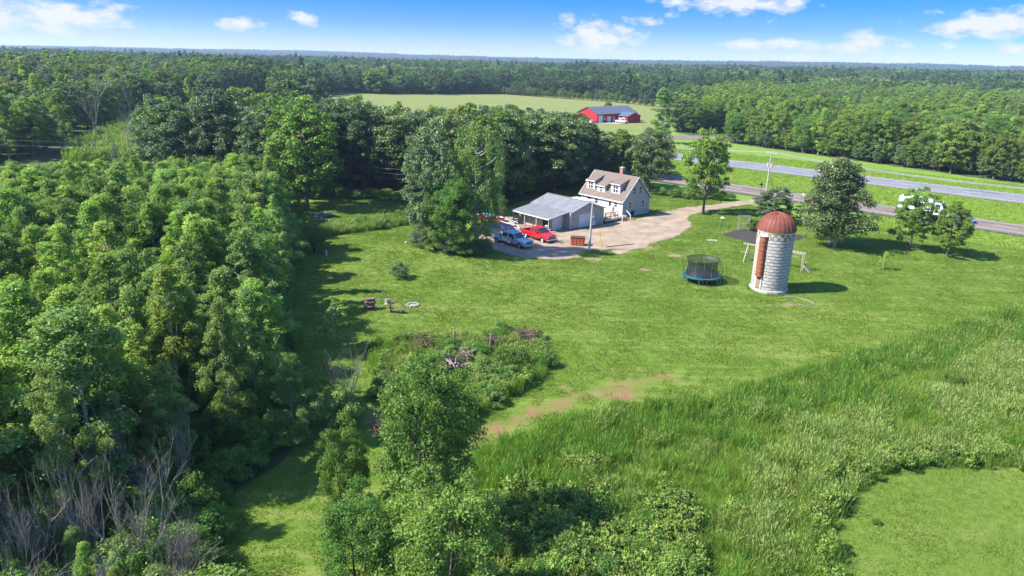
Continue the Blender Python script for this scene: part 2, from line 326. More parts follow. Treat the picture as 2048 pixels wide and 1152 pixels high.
Z_CROSS = [(30, 247), (58, 249), (95, 252), (180, 258), (180, 270), (95, 264), (58, 262), (30, 260)]
Z_YARD = WP([(1180, 352), (1250, 352), (1310, 360), (1340, 352), (1500, 375), (1500, 410), (1300, 470), (1000, 520), (960, 500), (965, 445), (1010, 405), (1100, 378)])
Z_WOODL = WP([(400, 1500), (415, 1060), (440, 1000), (550, 925), (630, 835), (590, 740), (572, 690), (562, 610), (575, 510), (560, 440)]) + [(-34, 118), (-60, 128), (-85, 128), (-120, 100), (-60, 30), (-30, 8), (-14, 10)]
Z_WOODB = [(-112, 163), (-101, 152), (-112, 180), (-122, 192), (-138, 264), (-122, 292), (-150, 420), (-262, 495), (-480, 480), (-300, 210), (-170, 140), (-120, 140)]
Z_WOODM = WP([(560, 404), (640, 385), (740, 378), (830, 386), (890, 425), (960, 432), (1030, 405), (1150, 372), (1230, 356), (1290, 362), (1318, 345)]) + [(36, 172), (20, 176), (-10, 172), (-50, 160), (-72, 160), (-74, 145), (-48, 130)]
Z_WOODR = [(60, 275), (72, 240), hp(192, 10), hp(192, 170), (175, 130), (420, 260), (420, 520), (160, 560), (95, 420), (78, 340), (72, 300)]
def build_ground():
    def axis(lo, hi, st, far0, far1, g=1.22):
        a = list(np.arange(lo, hi, st)); x = hi; s = st
        while x < far1: a.append(x); s *= g; x += s
        a.append(far1); x = lo; s = st; b = []
        while x > far0: s *= g; x -= s; b.append(max(x, far0))
        return np.array(b[::-1]+a)
    xs = axis(-130, 150, 2, -12000, 12000); ys = axis(4, 240, 2, -400, 13000)
    def refine(a):
        o = [a[0]]
        for p, q in zip(a[:-1], a[1:]):
            k = int(math.ceil((q-p)/110)) if max(abs(p), abs(q)) < 7000 else 1
            o += list(np.linspace(p, q, k+1)[1:])
        return np.array(o)
    xs, ys = refine(xs), refine(ys)
    X, Y = np.meshgrid(xs, ys); nx, ny = len(xs), len(ys); v = np.stack([X, Y, H(X, Y)], -1).reshape(-1, 3)
    i = np.arange(nx-1)[None]+np.arange(ny-1)[:, None]*nx; f = np.stack([i, i+1, i+nx+1, i+nx], -1).reshape(-1, 4)
    me = mesh_np('ground', v, f, M['verge'], smooth=True)
    x, y = v[:, 0], v[:, 1]
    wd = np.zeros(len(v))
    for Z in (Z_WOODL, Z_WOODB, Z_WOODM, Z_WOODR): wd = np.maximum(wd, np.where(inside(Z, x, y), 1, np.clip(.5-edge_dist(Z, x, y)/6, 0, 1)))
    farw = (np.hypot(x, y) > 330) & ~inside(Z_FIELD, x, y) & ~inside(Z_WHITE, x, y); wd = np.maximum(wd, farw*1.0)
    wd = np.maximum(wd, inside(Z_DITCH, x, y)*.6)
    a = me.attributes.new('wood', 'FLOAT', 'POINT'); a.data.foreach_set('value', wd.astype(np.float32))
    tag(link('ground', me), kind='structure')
build_ground()
def sheet(name, poly, m, off=.03, step=2.0, jit=0.0, attr=None, seed=1, kind='structure', fine=None):
    rg = random.Random(seed); P = []; n = len(poly); es = fine or step
    for i in range(n):
        a, b = Vector(poly[i]), Vector(poly[(i+1) % n]); k = max(1, int((b-a).length/es)); d = (b-a).normalized(); nr = Vector((-d.y, d.x))
        for j in range(k):
            P.append(a+(b-a)*(j/k)+nr*(rg.uniform(-jit, jit)))
    nb = len(P); pa = np.array(P); x0, y0 = pa.min(0); x1, y1 = pa.max(0)
    gx, gy = np.meshgrid(np.arange(x0, x1, step), np.arange(y0, y1, step)); gx, gy = gx.ravel(), gy.ravel(); pl = [tuple(p) for p in P]
    k = inside(pl, gx, gy); gx, gy = gx[k], gy[k]; k = edge_dist(pl, gx, gy) > step*.4; gx, gy = gx[k], gy[k]
    allp = [Vector(p) for p in P]+[Vector((a, b)) for a, b in zip(gx.tolist(), gy.tolist())]
    r = geometry.delaunay_2d_cdt(allp, [], [list(range(nb))], 1, 1e-4)
    vs = np.array([(p.x, p.y) for p in r[0]]); z = H(vs[:, 0], vs[:, 1])+off
    me = bpy.data.meshes.new(name); me.from_pydata(np.column_stack([vs, z]).tolist(), [], [f if (r[0][f[1]]-r[0][f[0]]).cross(r[0][f[2]]-r[0][f[0]]) > 0 else f[::-1] for f in r[2]])
    me.materials.append(m); me.polygons.foreach_set('use_smooth', [True]*len(me.polygons))
    if attr:
        a = me.attributes.new(attr[0], 'FLOAT', 'POINT'); a.data.foreach_set('value', attr[1](vs[:, 0], vs[:, 1]).astype(np.float32))
    return tag(link(name, me), kind=kind)
DIRT = WP([(880, 905), (960, 872), (1060, 830), (1170, 795), (1260, 770), (1345, 752)])
def dirt_f(x, y):
    d = edge_dist(DIRT, x, y, False); v = np.clip(1.1-d/2.8, 0, 1)*(.86+.14*np.sin(x*1.3)*np.cos(y*.9+x*.4))
    for px, py, r, s in ((1135, 778, .9, .9), (1250, 792, 2.2, .95), (1220, 770, 1.6, .8), (1000, 880, 1.4, .7), (840, 870, 2.5, .8), (760, 830, 2.2, .9), (740, 980, 1.6, .75), (640, 1150, 2, .6), (1290, 540, .9, .7), (1575, 609, 1.3, .85), (1350, 512, 1.1, .95),
                         (1345, 478, 2.5, .6), (1290, 497, 1.8, .9), (1180, 520, 2.2, .6), (1390, 762, 1.4, .7), (2000, 480, 6, .42), (1800, 560, 14, .3), (930, 525, 3, .5), (1020, 515, 4, .5), (820, 505, 6, .28), (1270, 650, 12, .22), (1500, 700, 12, .3)):
        gx, gy = ground_at(px, py); v = np.maximum(v, s*np.clip(1.25-np.hypot(x-gx, (y-gy))/r*.8, 0, 1))
    return v
sheet('lawn', Z_LAWN, M['lawn'], .03, 1.3, .15, ('dirt', dirt_f))
M['lawn_light'] = grass_ground('mown_circle_ground', [(.125, .188, .027), (.155, .21, .034), (.225, .235, .065), (.075, .13, .017), (.19, .225, .045)], [(.24, .19, .08), (.2, .16, .06)])
sheet('lawn', Z_DISC, M['lawn_light'], .03, 1.2, .1, ('dirt', lambda x, y: np.full(x.shape, .2)), seed=3)
sheet('field', Z_FIELD, M['fieldg'], .06, 12, .5, seed=4)
sheet('driveway', Z_DRIVE, M['gravel'], .06, 2, .42, seed=5, fine=.8)
for i, (px, py, rx, ry) in enumerate([(1350, 512, 1.2, .8), (1289, 541, 1.0, .7), (1578, 609, 1.5, .6), (1294, 496, 1.7, .55), (1184, 519, 1.5, .6)]):
    gx, gy = ground_at(px, py); sheet('dirt_patch', [(gx+rx*math.cos(a)*random.Random(i*31+j).uniform(.7, 1.1), gy+ry*math.sin(a)*random.Random(i*37+j).uniform(.7, 1.1)) for j, a in enumerate(np.linspace(0, 6.28, 15)[:-1])], M['dirt'], .045, 1, .12, seed=i, fine=.4)
sheet('grass_clearing', Z_CLEAR, grass_ground('clearing_ground', [(.15, .23, .05), (.19, .27, .07), (.24, .30, .10), (.10, .18, .03), (.2, .28, .07)], None, 2.5, .8), .04, 6, .4, seed=8)
def strip(name, n0, n1, t0, t1, m, off, pts=24):
    b = MB(); ts = np.linspace(t0, t1, pts)
    vs = []
    for t in ts:
        for n in (n0, n1): x, y = hp(n, t); vs.append((x, y, float(H(x, y))+off))
    b.add(vs, [(2*i, 2*i+1, 2*i+3, 2*i+2) for i in range(pts-1)]); return b, m, name
def road(n0, n1, m, shoulder_dark):
    b = strip('highway', n0, n1, -190, 200, m, .09)[0]; o = tag(b.build('highway', m), kind='structure'); k = .16
    e = MB()
    for nn in (n0+1.9, n1-1.2): e.add(*(lambda q: (q.v, q.f))(strip('', nn, nn+k, -190, 200, None, .1)[0]))
    e.build('edge_line', M['roadpaint'], o)
    d = MB()
    for i in range(32):
        t = -180+i*12.2; c = (n0+n1)/2+.3; q = strip('', c, c+.15, t, t+3.6, None, .1, 2)[0]; d.add(q.v, q.f)
    d.build('dashed_line', M['roadpaint'], o)
    q = MB(); rg = random.Random(int(n0))
    if shoulder_dark: s = strip('', n0-1.0, n0+.05, -190, 200, None, .07)[0]; q.add(s.v, s.f)
    for i in range(12):
        t = rg.uniform(-120, 150); c = rg.choice([n0+3.4, n1-3.6])+rg.uniform(-.2, .2); s = strip('', c, c+rg.uniform(.25, .7), t, t+rg.uniform(1.5, 7), None, .095, 2)[0]; q.add(s.v, s.f)
    q.build('tar_patch', M['asphalt_dark'], o)
road(136.4, 146.2, M['asphalt_red'], True); road(170.5, 183.4, M['asphalt_grey'], False)
sheet('side_road', Z_CROSS, M['asphalt_red'], .08, 8, 0, seed=9)
# ------------------------------------------------------------------ vegetation prototypes
def nrm(a): return a/np.maximum(np.linalg.norm(a, axis=-1, keepdims=True), 1e-9)
def leaf_quads(rg, C, size, out, upb=.5, elong=.6, outb=.6):
    """rhombic leaf faces at C, facing partly outward and upward"""
    n = len(C); nr = nrm(rg.normal(size=(n, 3))*.75+out*outb+np.array([0, 0, upb])); a = nrm(np.cross(nr, rg.normal(size=(n, 3)))); b = np.cross(nr, a)
    s = (size*rg.uniform(.65, 1.35, n))[:, None]
    v = np.stack([C-a*s*.5, C+b*s*.5*elong, C+a*s*.5, C-b*s*.5*elong], 1).reshape(-1, 3)
    return v, np.arange(4*n).reshape(-1, 4)
def lump_leaves(rg, lumps, n, size, tintvar=.35, upb=.5, droop=0, shell=.45, elong=.6):
    L = np.array(lumps); wgt = L[:, 3]*L[:, 4]; cnt = np.maximum(4, (n*wgt/wgt.sum())).astype(int); idx = np.repeat(np.arange(len(L)), cnt)
    d = nrm(rg.normal(size=(len(idx), 3))); d[:, 2] = np.where(d[:, 2] < -.25, -d[:, 2], d[:, 2]); d = nrm(d)
    r = (shell+(1-shell)*rg.uniform(0, 1, len(idx))**.7)*(1+.25*np.sin(d[:, 0]*5+idx)*np.cos(d[:, 1]*4+idx*1.7))
    c = L[idx, :3]+d*r[:, None]*np.stack([L[idx, 3], L[idx, 3], L[idx, 4]], -1)
    if droop: c[:, 2] -= droop*rg.uniform(0, 1, len(c))**2
    v, f = leaf_quads(rg, c, size, d, upb, elong)
    lt = rg.uniform(-.5, .5, len(L))*tintvar*1.3
    t = np.clip(.5+lt[idx]+rg.normal(0, tintvar*.45, len(idx)), 0, 1)
    return v, f, np.repeat(t, 4)
def limb_path(rg, a, b, bend=.15, k=4, sag=.0):
    a, b = np.array(a, float), np.array(b, float); L = np.linalg.norm(b-a); o = rg.normal(size=3)*bend*L*.5; P = []
    for i in range(k+1):
        t = i/k; P.append(a+(b-a)*t+o*math.sin(t*math.pi)+np.array([0, 0, sag*L*math.sin(t*math.pi)]))
    return P
def make_tree(seed, shape, Ht, Wd, base, nl, leaf, size, bark, nlump=60, lr=.17, trunks=1, tr=.18, tintvar=.4, shell=.4, droop=0, sep=1.0):
    rg = np.random.default_rng(seed); lumps = []; R0 = Wd/2; zc = (base+Ht)/2; rz = (Ht-base)/2
    ph = rg.uniform(0, 6.28, 6)
    for i in range(nlump):
        u = (i+.5)/nlump
        if shape == 'broad':
            cz = 1-1.9*u; s = max(0, 1-abs(cz)**(2 if cz > 0 else 3))**.5; a = i*2.399+rg.uniform(-.4, .4); k = rg.uniform(.5, 1)**.6
            k *= 1+.2*math.sin(2*a+ph[0])+.14*math.sin(3*a+ph[1]+cz*3)
            x, y, z = math.cos(a)*s*R0*k*.86, math.sin(a)*s*R0*k*.86, zc+cz*rz*.88*min(k+(.15 if cz < 0 else 0), 1.1); r = Wd*lr*rg.uniform(.6, 1.15)
            lumps.append((x, y, z, r, r*.78))
        elif shape == 'cone':
            t = u**.85; z = base+(Ht-base)*t; pr = min(1, .55+t*1.5)*(1-t)**.55+.04; a = i*2.399+rg.uniform(-.5, .5); k = rg.uniform(.25, 1.1)*(1+.3*math.sin(a*2+ph[0]+t*7)+.15*math.sin(t*19+ph[1]))
            r = Wd*lr*rg.uniform(.45, 1.15)*(1-.28*t); lumps.append((math.cos(a)*R0*pr*k+.25*math.sin(t*6+ph[2]), math.sin(a)*R0*pr*k+.25*math.cos(t*5+ph[3]), z+rg.uniform(-.2, .3), r*.95, r*.95))
        elif shape == 'bush':
            a = i*2.399; k = math.sqrt(u)*rg.uniform(.8, 1.1); z = base+(Ht-base)*rg.uniform(.25, 1)*(1-.55*k*k); r = Wd*lr*rg.uniform(.7, 1.1)
            lumps.append((math.cos(a)*R0*k*.85, math.sin(a)*R0*k*.85, z*.85, r, r*.9))
        elif shape == 'spruce':
            t = u; z = base+(Ht-base)*t; a = i*2.399; k = rg.uniform(.6, 1); r = Wd*.11*(1.15-t)
            lumps.append((math.cos(a)*R0*(1-t)*k, math.sin(a)*R0*(1-t)*k, z-.3*(1-t), r*1.3, r*.55))
    v, f, t = lump_leaves(rg, lumps, nl, size, tintvar, .5, droop, shell, .35 if shape == 'spruce' else .6)
    crown = mesh_np('crown', v, f, leaf, t)
    b = MB(); rs = random.Random(seed)
    for k in range(trunks):
        ox, oy = (0, 0) if trunks == 1 else (math.cos(k*2.4)*.5*tr*4*sep, math.sin(k*2.4)*.5*tr*4*sep); lean = (rs.uniform(-.3, .3)+ox*1.5, rs.uniform(-.3, .3)+oy*1.5)
        top = Ht*(.93 if shape in ('cone', 'spruce') else .72); P = [Vector((ox+lean[0]*s**1.5, oy+lean[1]*s**1.5, top*s)) for s in (0, .06, .25, .5, .75, 1)]
        P[0].z = -.25; b.tube(P, [tr*1.5, tr, tr*.85, tr*.6, tr*.38, tr*.1], 7, False)
        pick = rs.sample(range(len(lumps)), min(len(lumps), 26//trunks if shape != 'spruce' else 4))
        for j in pick:
            l = lumps[j]; zz = max(base*.75, min(l[2]-rs.uniform(.12, .35)*Ht*.5, top*.95)); s = zz/top; o = Vector((ox+lean[0]*s**1.5, oy+lean[1]*s**1.5, zz))
            pp = limb_path(np.random.default_rng(seed*100+j), o, (l[0], l[1], l[2]), .16, 4); b.tube(pp, [tr*.42, tr*.3, tr*.2, tr*.12, tr*.04], 4, False)
    me = bpy.data.meshes.new('trunk'); me.from_pydata(b.v, [], b.f); me.materials.append(bark); me.polygons.foreach_set('use_smooth', [True]*len(me.polygons)); me.update()
    return (me, crown, Ht)
def make_dead(seed, Ht, Wd, levels=3, nb=9, tr=.09, bark=None, multi=1):
    rg = random.Random(seed); b = MB()
    def grow(p, d, L, r, lv):
        k = 4; P = [p]; q = Vector(p)
        dd = Vector(d)
        for i in range(k): dd = (dd+Vector((rg.gauss(0, .12), rg.gauss(0, .12), rg.gauss(.03, .08)))).normalized(); q = q+dd*L/k; P.append(Vector(q))
        b.tube(P, [r*(1-.18*i) for i in range(k+1)], 4 if lv else 6, False)
        if lv >= levels: return
        for j in range(nb if lv == 0 else nb-2-lv):
            t = rg.uniform(.28, 1); i = min(k-1, int(t*k)); o = P[i].lerp(P[i+1], t*k-i); a = rg.uniform(0, 6.28); sp = rg.uniform(.45, .95)
            nd = (dd*1.0+Vector((math.cos(a)*sp, math.sin(a)*sp, rg.uniform(-.1, .45)))).normalized(); grow(o, nd, L*rg.uniform(.34, .58), r*.5*(1-.3*t), lv+1)
    for m in range(multi):
        a = rg.uniform(0, 6.28); sp = rg.uniform(0, Wd/Ht*.5) if multi > 1 else .06
        grow(Vector((math.cos(a)*.15*(multi > 1), math.sin(a)*.15*(multi > 1), -.1)), Vector((math.cos(a)*sp, math.sin(a)*sp, 1)).normalized(), Ht*rg.uniform(.7, 1) if multi > 1 else Ht, tr, 0)
    me = bpy.data.meshes.new('branches'); me.from_pydata(b.v, [], b.f); me.materials.append(bark or M['deadbark']); me.update(); return (me, None, Ht)
def blades(name, seed, n, rad, h0, h1, wd, m, bend=.35, heads=0, headmat=None, lean=(.10, .0)):
    rg = np.random.default_rng(seed); a = rg.uniform(0, 6.28, n); r = rad*np.sqrt(rg.uniform(0, 1, n)); x, y = r*np.cos(a), r*np.sin(a); h = rg.uniform(h0, h1, n)
    la = rg.uniform(0, 6.28, n); bx, by = np.cos(la)*bend*h*rg.uniform(.2, 1, n)+lean[0]*h, np.sin(la)*bend*h*rg.uniform(.2, 1, n)+lean[1]*h
    wa = rg.uniform(0, 3.14, n); wx, wy = np.cos(wa)*wd/2, np.sin(wa)*wd/2; z0 = np.zeros(n)
    p0 = np.stack([x-wx, y-wy, z0], -1); p1 = np.stack([x+wx, y+wy, z0], -1)
    q0 = np.stack([x+bx*.3-wx*.9, y+by*.3-wy*.9, h*.6], -1); q1 = np.stack([x+bx*.3+wx*.9, y+by*.3+wy*.9, h*.6], -1)
    t0 = np.stack([x+bx-wx*.25, y+by-wy*.25, h], -1); t1 = np.stack([x+bx+wx*.25, y+by+wy*.25, h], -1)
    v = np.stack([p0, p1, q0, q1, t0, t1], 1).reshape(-1, 3); k = np.arange(n)[:, None]*6
    f = np.concatenate([k+np.array([[0, 1, 3, 2]]), k+np.array([[2, 3, 5, 4]])]); mi = np.zeros(len(f), int); tint = np.repeat(rg.uniform(0, 1, n), 6); mats = [m]
    if heads:
        s = rg.choice(n, heads, replace=False); c = np.stack([x[s]+bx[s], y[s]+by[s], h[s]], -1); hw = wd*1.1; hl = .2*h1
        ax = nrm(np.stack([bx[s], by[s], h[s]*.6], -1)); sd = np.stack([np.cos(wa[s]), np.sin(wa[s]), np.zeros(heads)], -1)
        hv = np.stack([c-ax*hl*.3, c+sd*hw+ax*hl*.2, c+ax*hl, c-sd*hw+ax*hl*.2], 1).reshape(-1, 3); b = len(v)
        v = np.concatenate([v, hv]); f = np.concatenate([f, b+np.arange(4*heads).reshape(-1, 4)]); mi = np.concatenate([mi, np.ones(heads, int)]); tint = np.concatenate([tint, np.repeat(rg.uniform(.3, 1, heads), 4)]); mats = [m, headmat]
    return mesh_np(name, v, f, mats, tint, mi)
def proto_ob(me, name):
    o = bpy.data.objects.new(name, me); return o
def proto_tree_ob(t, name):
    """one mesh with trunk and crown for the uncountable woods"""
    tm, cm, _ = t; vs = []; fs = []; mi = []; tt = []
    nv = len(tm.vertices); v1 = np.zeros(nv*3, np.float32); tm.vertices.foreach_get('co', v1)
    nc = len(cm.vertices); v2 = np.zeros(nc*3, np.float32); cm.vertices.foreach_get('co', v2)
    f1 = [tuple(p.vertices) for p in tm.polygons if len(p.vertices) == 4]; f2 = np.zeros(len(cm.polygons)*4, np.int32); cm.loops.foreach_get('vertex_index', f2)
    a = np.zeros(nc, np.float32); cm.attributes['tint'].data.foreach_get('value', a)
    f = np.concatenate([np.array(f1), f2.reshape(-1, 4)+nv]); me = mesh_np(name, np.concatenate([v1, v2]).reshape(-1, 3), f, [tm.materials[0], cm.materials[0]], np.concatenate([np.zeros(nv), a]), np.concatenate([np.zeros(len(f1), int), np.ones(len(f)-len(f1), int)]))
    return proto_ob(me, name)
def scatter(name, label, P, idx, scl, protos, rz=None, kind='stuff', cat=None, zscl=None, tilt=0.0):
    n = len(P); rg = np.random.default_rng(n); rz = rg.uniform(0, 6.28, n) if rz is None else rz
    me = bpy.data.meshes.new(name); me.vertices.add(n); me.vertices.foreach_set('co', np.asarray(P, np.float32).ravel())
    a = me.attributes.new('pick', 'INT', 'POINT'); a.data.foreach_set('value', np.asarray(idx, np.int32))
    a = me.attributes.new('turn', 'FLOAT_VECTOR', 'POINT'); a.data.foreach_set('vector', np.stack([rg.normal(0, tilt, n), rg.normal(0, tilt, n), rz], -1).astype(np.float32).ravel())
    zs = scl if zscl is None else zscl
    a = me.attributes.new('size', 'FLOAT_VECTOR', 'POINT'); a.data.foreach_set('vector', np.stack([scl, scl, zs], -1).astype(np.float32).ravel())
    o = link(name, me); tag(o, label, cat, None, kind)
    c = bpy.data.collections.new(name+'_sources')
    for i, p in enumerate(protos): q = proto_ob(p.data, 'source_%03d' % i) if hasattr(p, 'data') else proto_ob(p, 'source_%03d' % i); c.objects.link(q)
    g = bpy.data.node_groups.new(name, 'GeometryNodeTree'); g.interface.new_socket('Geometry', in_out='INPUT', socket_type='NodeSocketGeometry'); g.interface.new_socket('Geometry', in_out='OUTPUT', socket_type='NodeSocketGeometry')
    gi, go = g.nodes.new('NodeGroupInput'), g.nodes.new('NodeGroupOutput'); ip = g.nodes.new('GeometryNodeInstanceOnPoints'); ci = g.nodes.new('GeometryNodeCollectionInfo')
    ci.inputs['Collection'].default_value = c; ci.inputs['Separate Children'].default_value = True; ci.inputs['Reset Children'].default_value = True
    def na(nm, dt): q = g.nodes.new('GeometryNodeInputNamedAttribute'); q.data_type = dt; q.inputs[0].default_value = nm; return q.outputs[0]
    L = g.links.new; L(gi.outputs[0], ip.inputs['Points']); L(ci.outputs[0], ip.inputs['Instance']); ip.inputs['Pick Instance'].default_value = True
    L(na('pick', 'INT'), ip.inputs['Instance Index']); L(na('turn', 'FLOAT_VECTOR'), ip.inputs['Rotation']); L(na('size', 'FLOAT_VECTOR'), ip.inputs['Scale']); L(ip.outputs[0], go.inputs[0])
    md = o.modifiers.new('scatter', 'NODES'); md.node_group = g; return o
def jgrid(poly, sp, seed, jit=.45):
    rg = np.random.default_rng(seed); p = np.array(poly); x0, y0 = p.min(0); x1, y1 = p.max(0)
    gx, gy = np.meshgrid(np.arange(x0, x1, sp), np.arange(y0, y1, sp*.87)); gx = gx+(np.arange(gx.shape[0])[:, None] % 2)*sp*.5
    gx = (gx+rg.uniform(-jit, jit, gx.shape)*sp).ravel(); gy = (gy+rg.uniform(-jit, jit, gy.shape)*sp).ravel(); k = inside(poly, gx, gy); return gx[k], gy[k]
def inview(x, y, z=5, mx=260, my=400):
    px, py, d = project(x, y, np.full(np.shape(x), z) if np.ndim(z) == 0 else z); return (px > -mx) & (px < 2048+mx) & (py < 1152+my) & (d > 4)
BK, PB = M['bark'], M['palebark']
T = {}
T['aspen'] = [make_tree(10+i, 'cone', 10, 4.4+.3*i, 1.2, 22000, M['l_aspen'], .145, PB, 62, .17, tr=.11, shell=.15, tintvar=.55) for i in range(3)]
T['poplar'] = [make_tree(20+i, 'cone', 10, 4.6, 1.0, 22000, M['l_light'], .145, PB, 64, .17, tr=.11, shell=.15, tintvar=.5) for i in range(3)]
T['elder'] = [make_tree(30+i, 'broad', 8.5, 6.4, .4, 34000, M['l_elder'], .145, BK, 90, .13, trunks=2, tr=.14, shell=.12, tintvar=.45) for i in range(3)]
T['oak'] = [make_tree(40+i, 'broad', 16, 12.5, 1.6, 24000, M['l_oak'], .34, BK, 120, .10, tr=.42, tintvar=.5) for i in range(2)]
T['silver'] = [make_tree(50+i, 'broad', 16, 11.5, .8, 24000, M['l_silver'], .34, BK, 125, .10, tr=.38, tintvar=.5) for i in range(2)]
T['maple'] = [make_tree(60+i, 'broad', 13, 9, 1.3, 21000, M['l_maple'], .29, BK, 105, .105, tr=.26, tintvar=.45) for i in range(3)]
T['twin'] = [make_tree(66, 'cone', 12, 9.4, 1.5, 32000, M['l_oak'], .27, PB, 130, .19, trunks=2, tr=.17, shell=.3, tintvar=.5, sep=1.9)]
T['willow'] = [make_tree(70, 'broad', 15, 9.5, 1.2, 24000, M['l_willow'], .25, PB, 100, .095, tr=.3, droop=1.6, tintvar=.5, shell=.2)]
T['spruce'] = [make_tree(80, 'spruce', 10, 4, .4, 7000, M['l_spruce'], .22, BK, 130, .1, tr=.14)]
T['sapling'] = [make_tree(90+i, 'cone', 4, 2.0, .8, 1500, M['l_light'], .17, PB, 34, .15, tr=.045) for i in range(2)]
T['shrub'] = [make_tree(95+i, 'bush', 2.4, 3.2, .1, 6000, [M['l_elder'], M['l_aspen'], M['l_silver']][i], .125, BK, 34, .15, trunks=4, tr=.035, shell=.3) for i in range(3)]
T['dead'] = [make_dead(5+i, 8, 3, 3, 10, .1) for i in range(2)]
T['deadbrush'] = [make_dead(15+i, 3.2, 3, 3, 7, .04, multi=6) for i in range(2)]
def plant(kind, name, label, cat, x, y, h, wide=1.0, group=None, rz=None, var=0):
    t = T[kind][var % len(T[kind])]; s = h/t[2]; z = float(H(x, y))
    r = thing(name, label, cat, (x, y, z), rz if rz is not None else (x*7.3+y*3.1) % 6.28, group); r.scale = (s*wide, s*wide, s)
    link('branches' if kind in ('dead', 'deadbrush') else ('stem' if kind == 'shrub' else 'trunk'), t[0], r)
    if t[1]: link('crown', t[1], r)
    return r
# ------------------------------------------------------------------ single trees one can point to
def hfrom(px, py, ty, tx=None):
    x, y = ground_at(px, py); z0 = float(H(x, y)); lo, hi = 0, 40
    for _ in range(40):
        m = (lo+hi)/2
        if project(x, y, z0+m)[1] > ty: lo = m
        else: hi = m
    return m
def pplant(kind, name, label, cat, px, py, ty, wpx=None, group=None, rz=None, var=0, hmul=1.04):
    x, y = ground_at(px, py); h = hfrom(px, py, ty)*hmul; wide = 1.0
    if wpx:
        t = T[kind][var % len(T[kind])]; nomw = {'aspen': 5.4, 'poplar': 5.4, 'elder': 7.4, 'oak': 14.5, 'silver': 13.2, 'maple': 10.4, 'willow': 10.6, 'spruce': 4, 'sapling': 2.2, 'shrub': 3.6, 'dead': 5, 'deadbrush': 3.4, 'twin': 9.6}[kind]
        d = float(project(x, y, h*.5)[2]); wide = (wpx/FPX*d)/(nomw*h/t[2])
    MANUAL.append((x, y, (wide*h*.3))); return plant(kind, name, label, cat, x, y, h, wide, group, rz, var)
MANUAL = []
pplant('maple', 'maple_tree', 'tall full-crowned maple standing alone on the grass beside the gravel driveway bend', 'tree', 1406, 427, 258, 108, var=0)
pplant('twin', 'oak_tree', 'broad dark green tree with two bare trunks, right behind the white silo', 'tree', 1660, 492, 338, 158)
pplant('silver', 'crab_apple_tree', 'low rounded grey-green tree directly behind the rusty silo dome', 'tree', 1545, 446, 376, 96, var=0)
pplant('sapling', 'young_tree', 'thin pale green sapling between the silo dome and the broad dark tree', 'tree', 1598, 450, 400, 44, var=1)
pplant('maple', 'maple_tree', 'round-crowned tree hiding the white truck, nearer the silo of the pair by the highway', 'tree', 1818, 501, 381, 92, var=1)
pplant('maple', 'maple_tree', 'round-crowned bright tree at the lawn edge, further from the silo of the highway pair', 'tree', 1893, 513, 406, 92, var=2)
pplant('sapling', 'young_tree', 'tiny dark sapling alone on the open lawn right of the silo', 'tree', 1765, 540, 506, 26, var=0)
pplant('oak', 'oak_tree', 'dark tree cut by the right edge of the picture beside the highway', 'tree', 2075, 530, 470, 70, var=0)
pplant('oak', 'oak_tree', 'large dark oak with a pale lit trunk on the grass behind the grey house', 'tree', 1296, 384, 252, 120, var=0)
pplant('maple', 'maple_tree', 'bright green tree rising straight behind the chimney of the grey house', 'tree', 1238, 372, 258, 100, var=0)
pplant('silver', 'ash_tree', 'silvery green tree behind the left end of the grey house', 'tree', 1165, 376, 246, 120, var=1)
pplant('aspen', 'poplar_tree', 'dark narrow tree beside the far utility pole with guy wires', 'tree', 1322, 287, 182, 74, var=0)
pplant('oak', 'oak_tree', 'dark rounded tree just past the side road, right of the far utility pole', 'tree', 1385, 246, 172, 74, var=1)
pplant('willow', 'willow_tree', 'tall airy pale-leaved tree at the left end of the gravel yard', 'tree', 952, 500, 224, 122, var=0)
pplant('willow', 'willow_tree', 'small weeping willow drooping over the left corner of the metal garage roof', 'tree', 997, 446, 384, 52, var=0, rz=2)
pplant('silver', 'ash_tree', 'big rounded grey-green tree at the lawn edge left of the tall airy tree', 'tree', 866, 490, 268, 150, var=0)
pplant('elder', 'box_elder_tree', 'dark bushy tree filling the gap behind the parked silver pickup', 'tree', 904, 506, 345, 120, var=0)
pplant('maple', 'maple_tree', 'thick-trunked spreading tree over the shaded lawn with the fire pit', 'tree', 614, 414, 196, 190, var=2)
pplant('silver', 'oak_tree', 'large silvery oak at the near end of the back tree belt beside the meadow', 'tree', 448, 372, 178, 170, var=1)
pplant('silver', 'oak_tree', 'silvery oak standing tallest in the tree belt, right of the small white house', 'tree', 606, 352, 158, 150, var=0)
pplant('elder', 'box_elder_tree', 'big multi-stemmed box elder in the middle foreground in front of the brush pile', 'tree', 858, 1085, 718, 262, var=0)
pplant('elder', 'box_elder_tree', 'bright leafy box elder at the bottom below the middle foreground tree', 'tree', 890, 1260, 962, 285, var=1)
pplant('elder', 'box_elder_tree', 'slender open box elder left of the middle foreground tree, beside the mown strip', 'tree', 696, 1075, 848, 130, var=2)
pplant('elder', 'box_elder_tree', 'grey-green young box elder at the bottom edge beside the mown strip', 'tree', 722, 1230, 985, 205, var=1, rz=4)
pplant('aspen', 'aspen_tree', 'pale aspen with a bare white trunk standing in front of the left wood', 'tree', 470, 905, 628, 138, var=1)
pplant('aspen', 'aspen_tree', 'shaded aspen at the wood corner beside the grey dead shrub', 'tree', 590, 888, 722, 110, var=2)
pplant('aspen', 'aspen_tree', 'narrow pale aspen at the wood edge where the lawn turns behind the mound', 'tree', 566, 590, 402, 76, var=0)
pplant('sapling', 'young_tree', 'thin sapling standing in the shade of the left wood on the lawn', 'tree', 672, 692, 602, 60, var=0)
pplant('sapling', 'young_tree', 'small sapling by the far fire pit logs', 'tree', 622, 474, 426, 40, var=1)
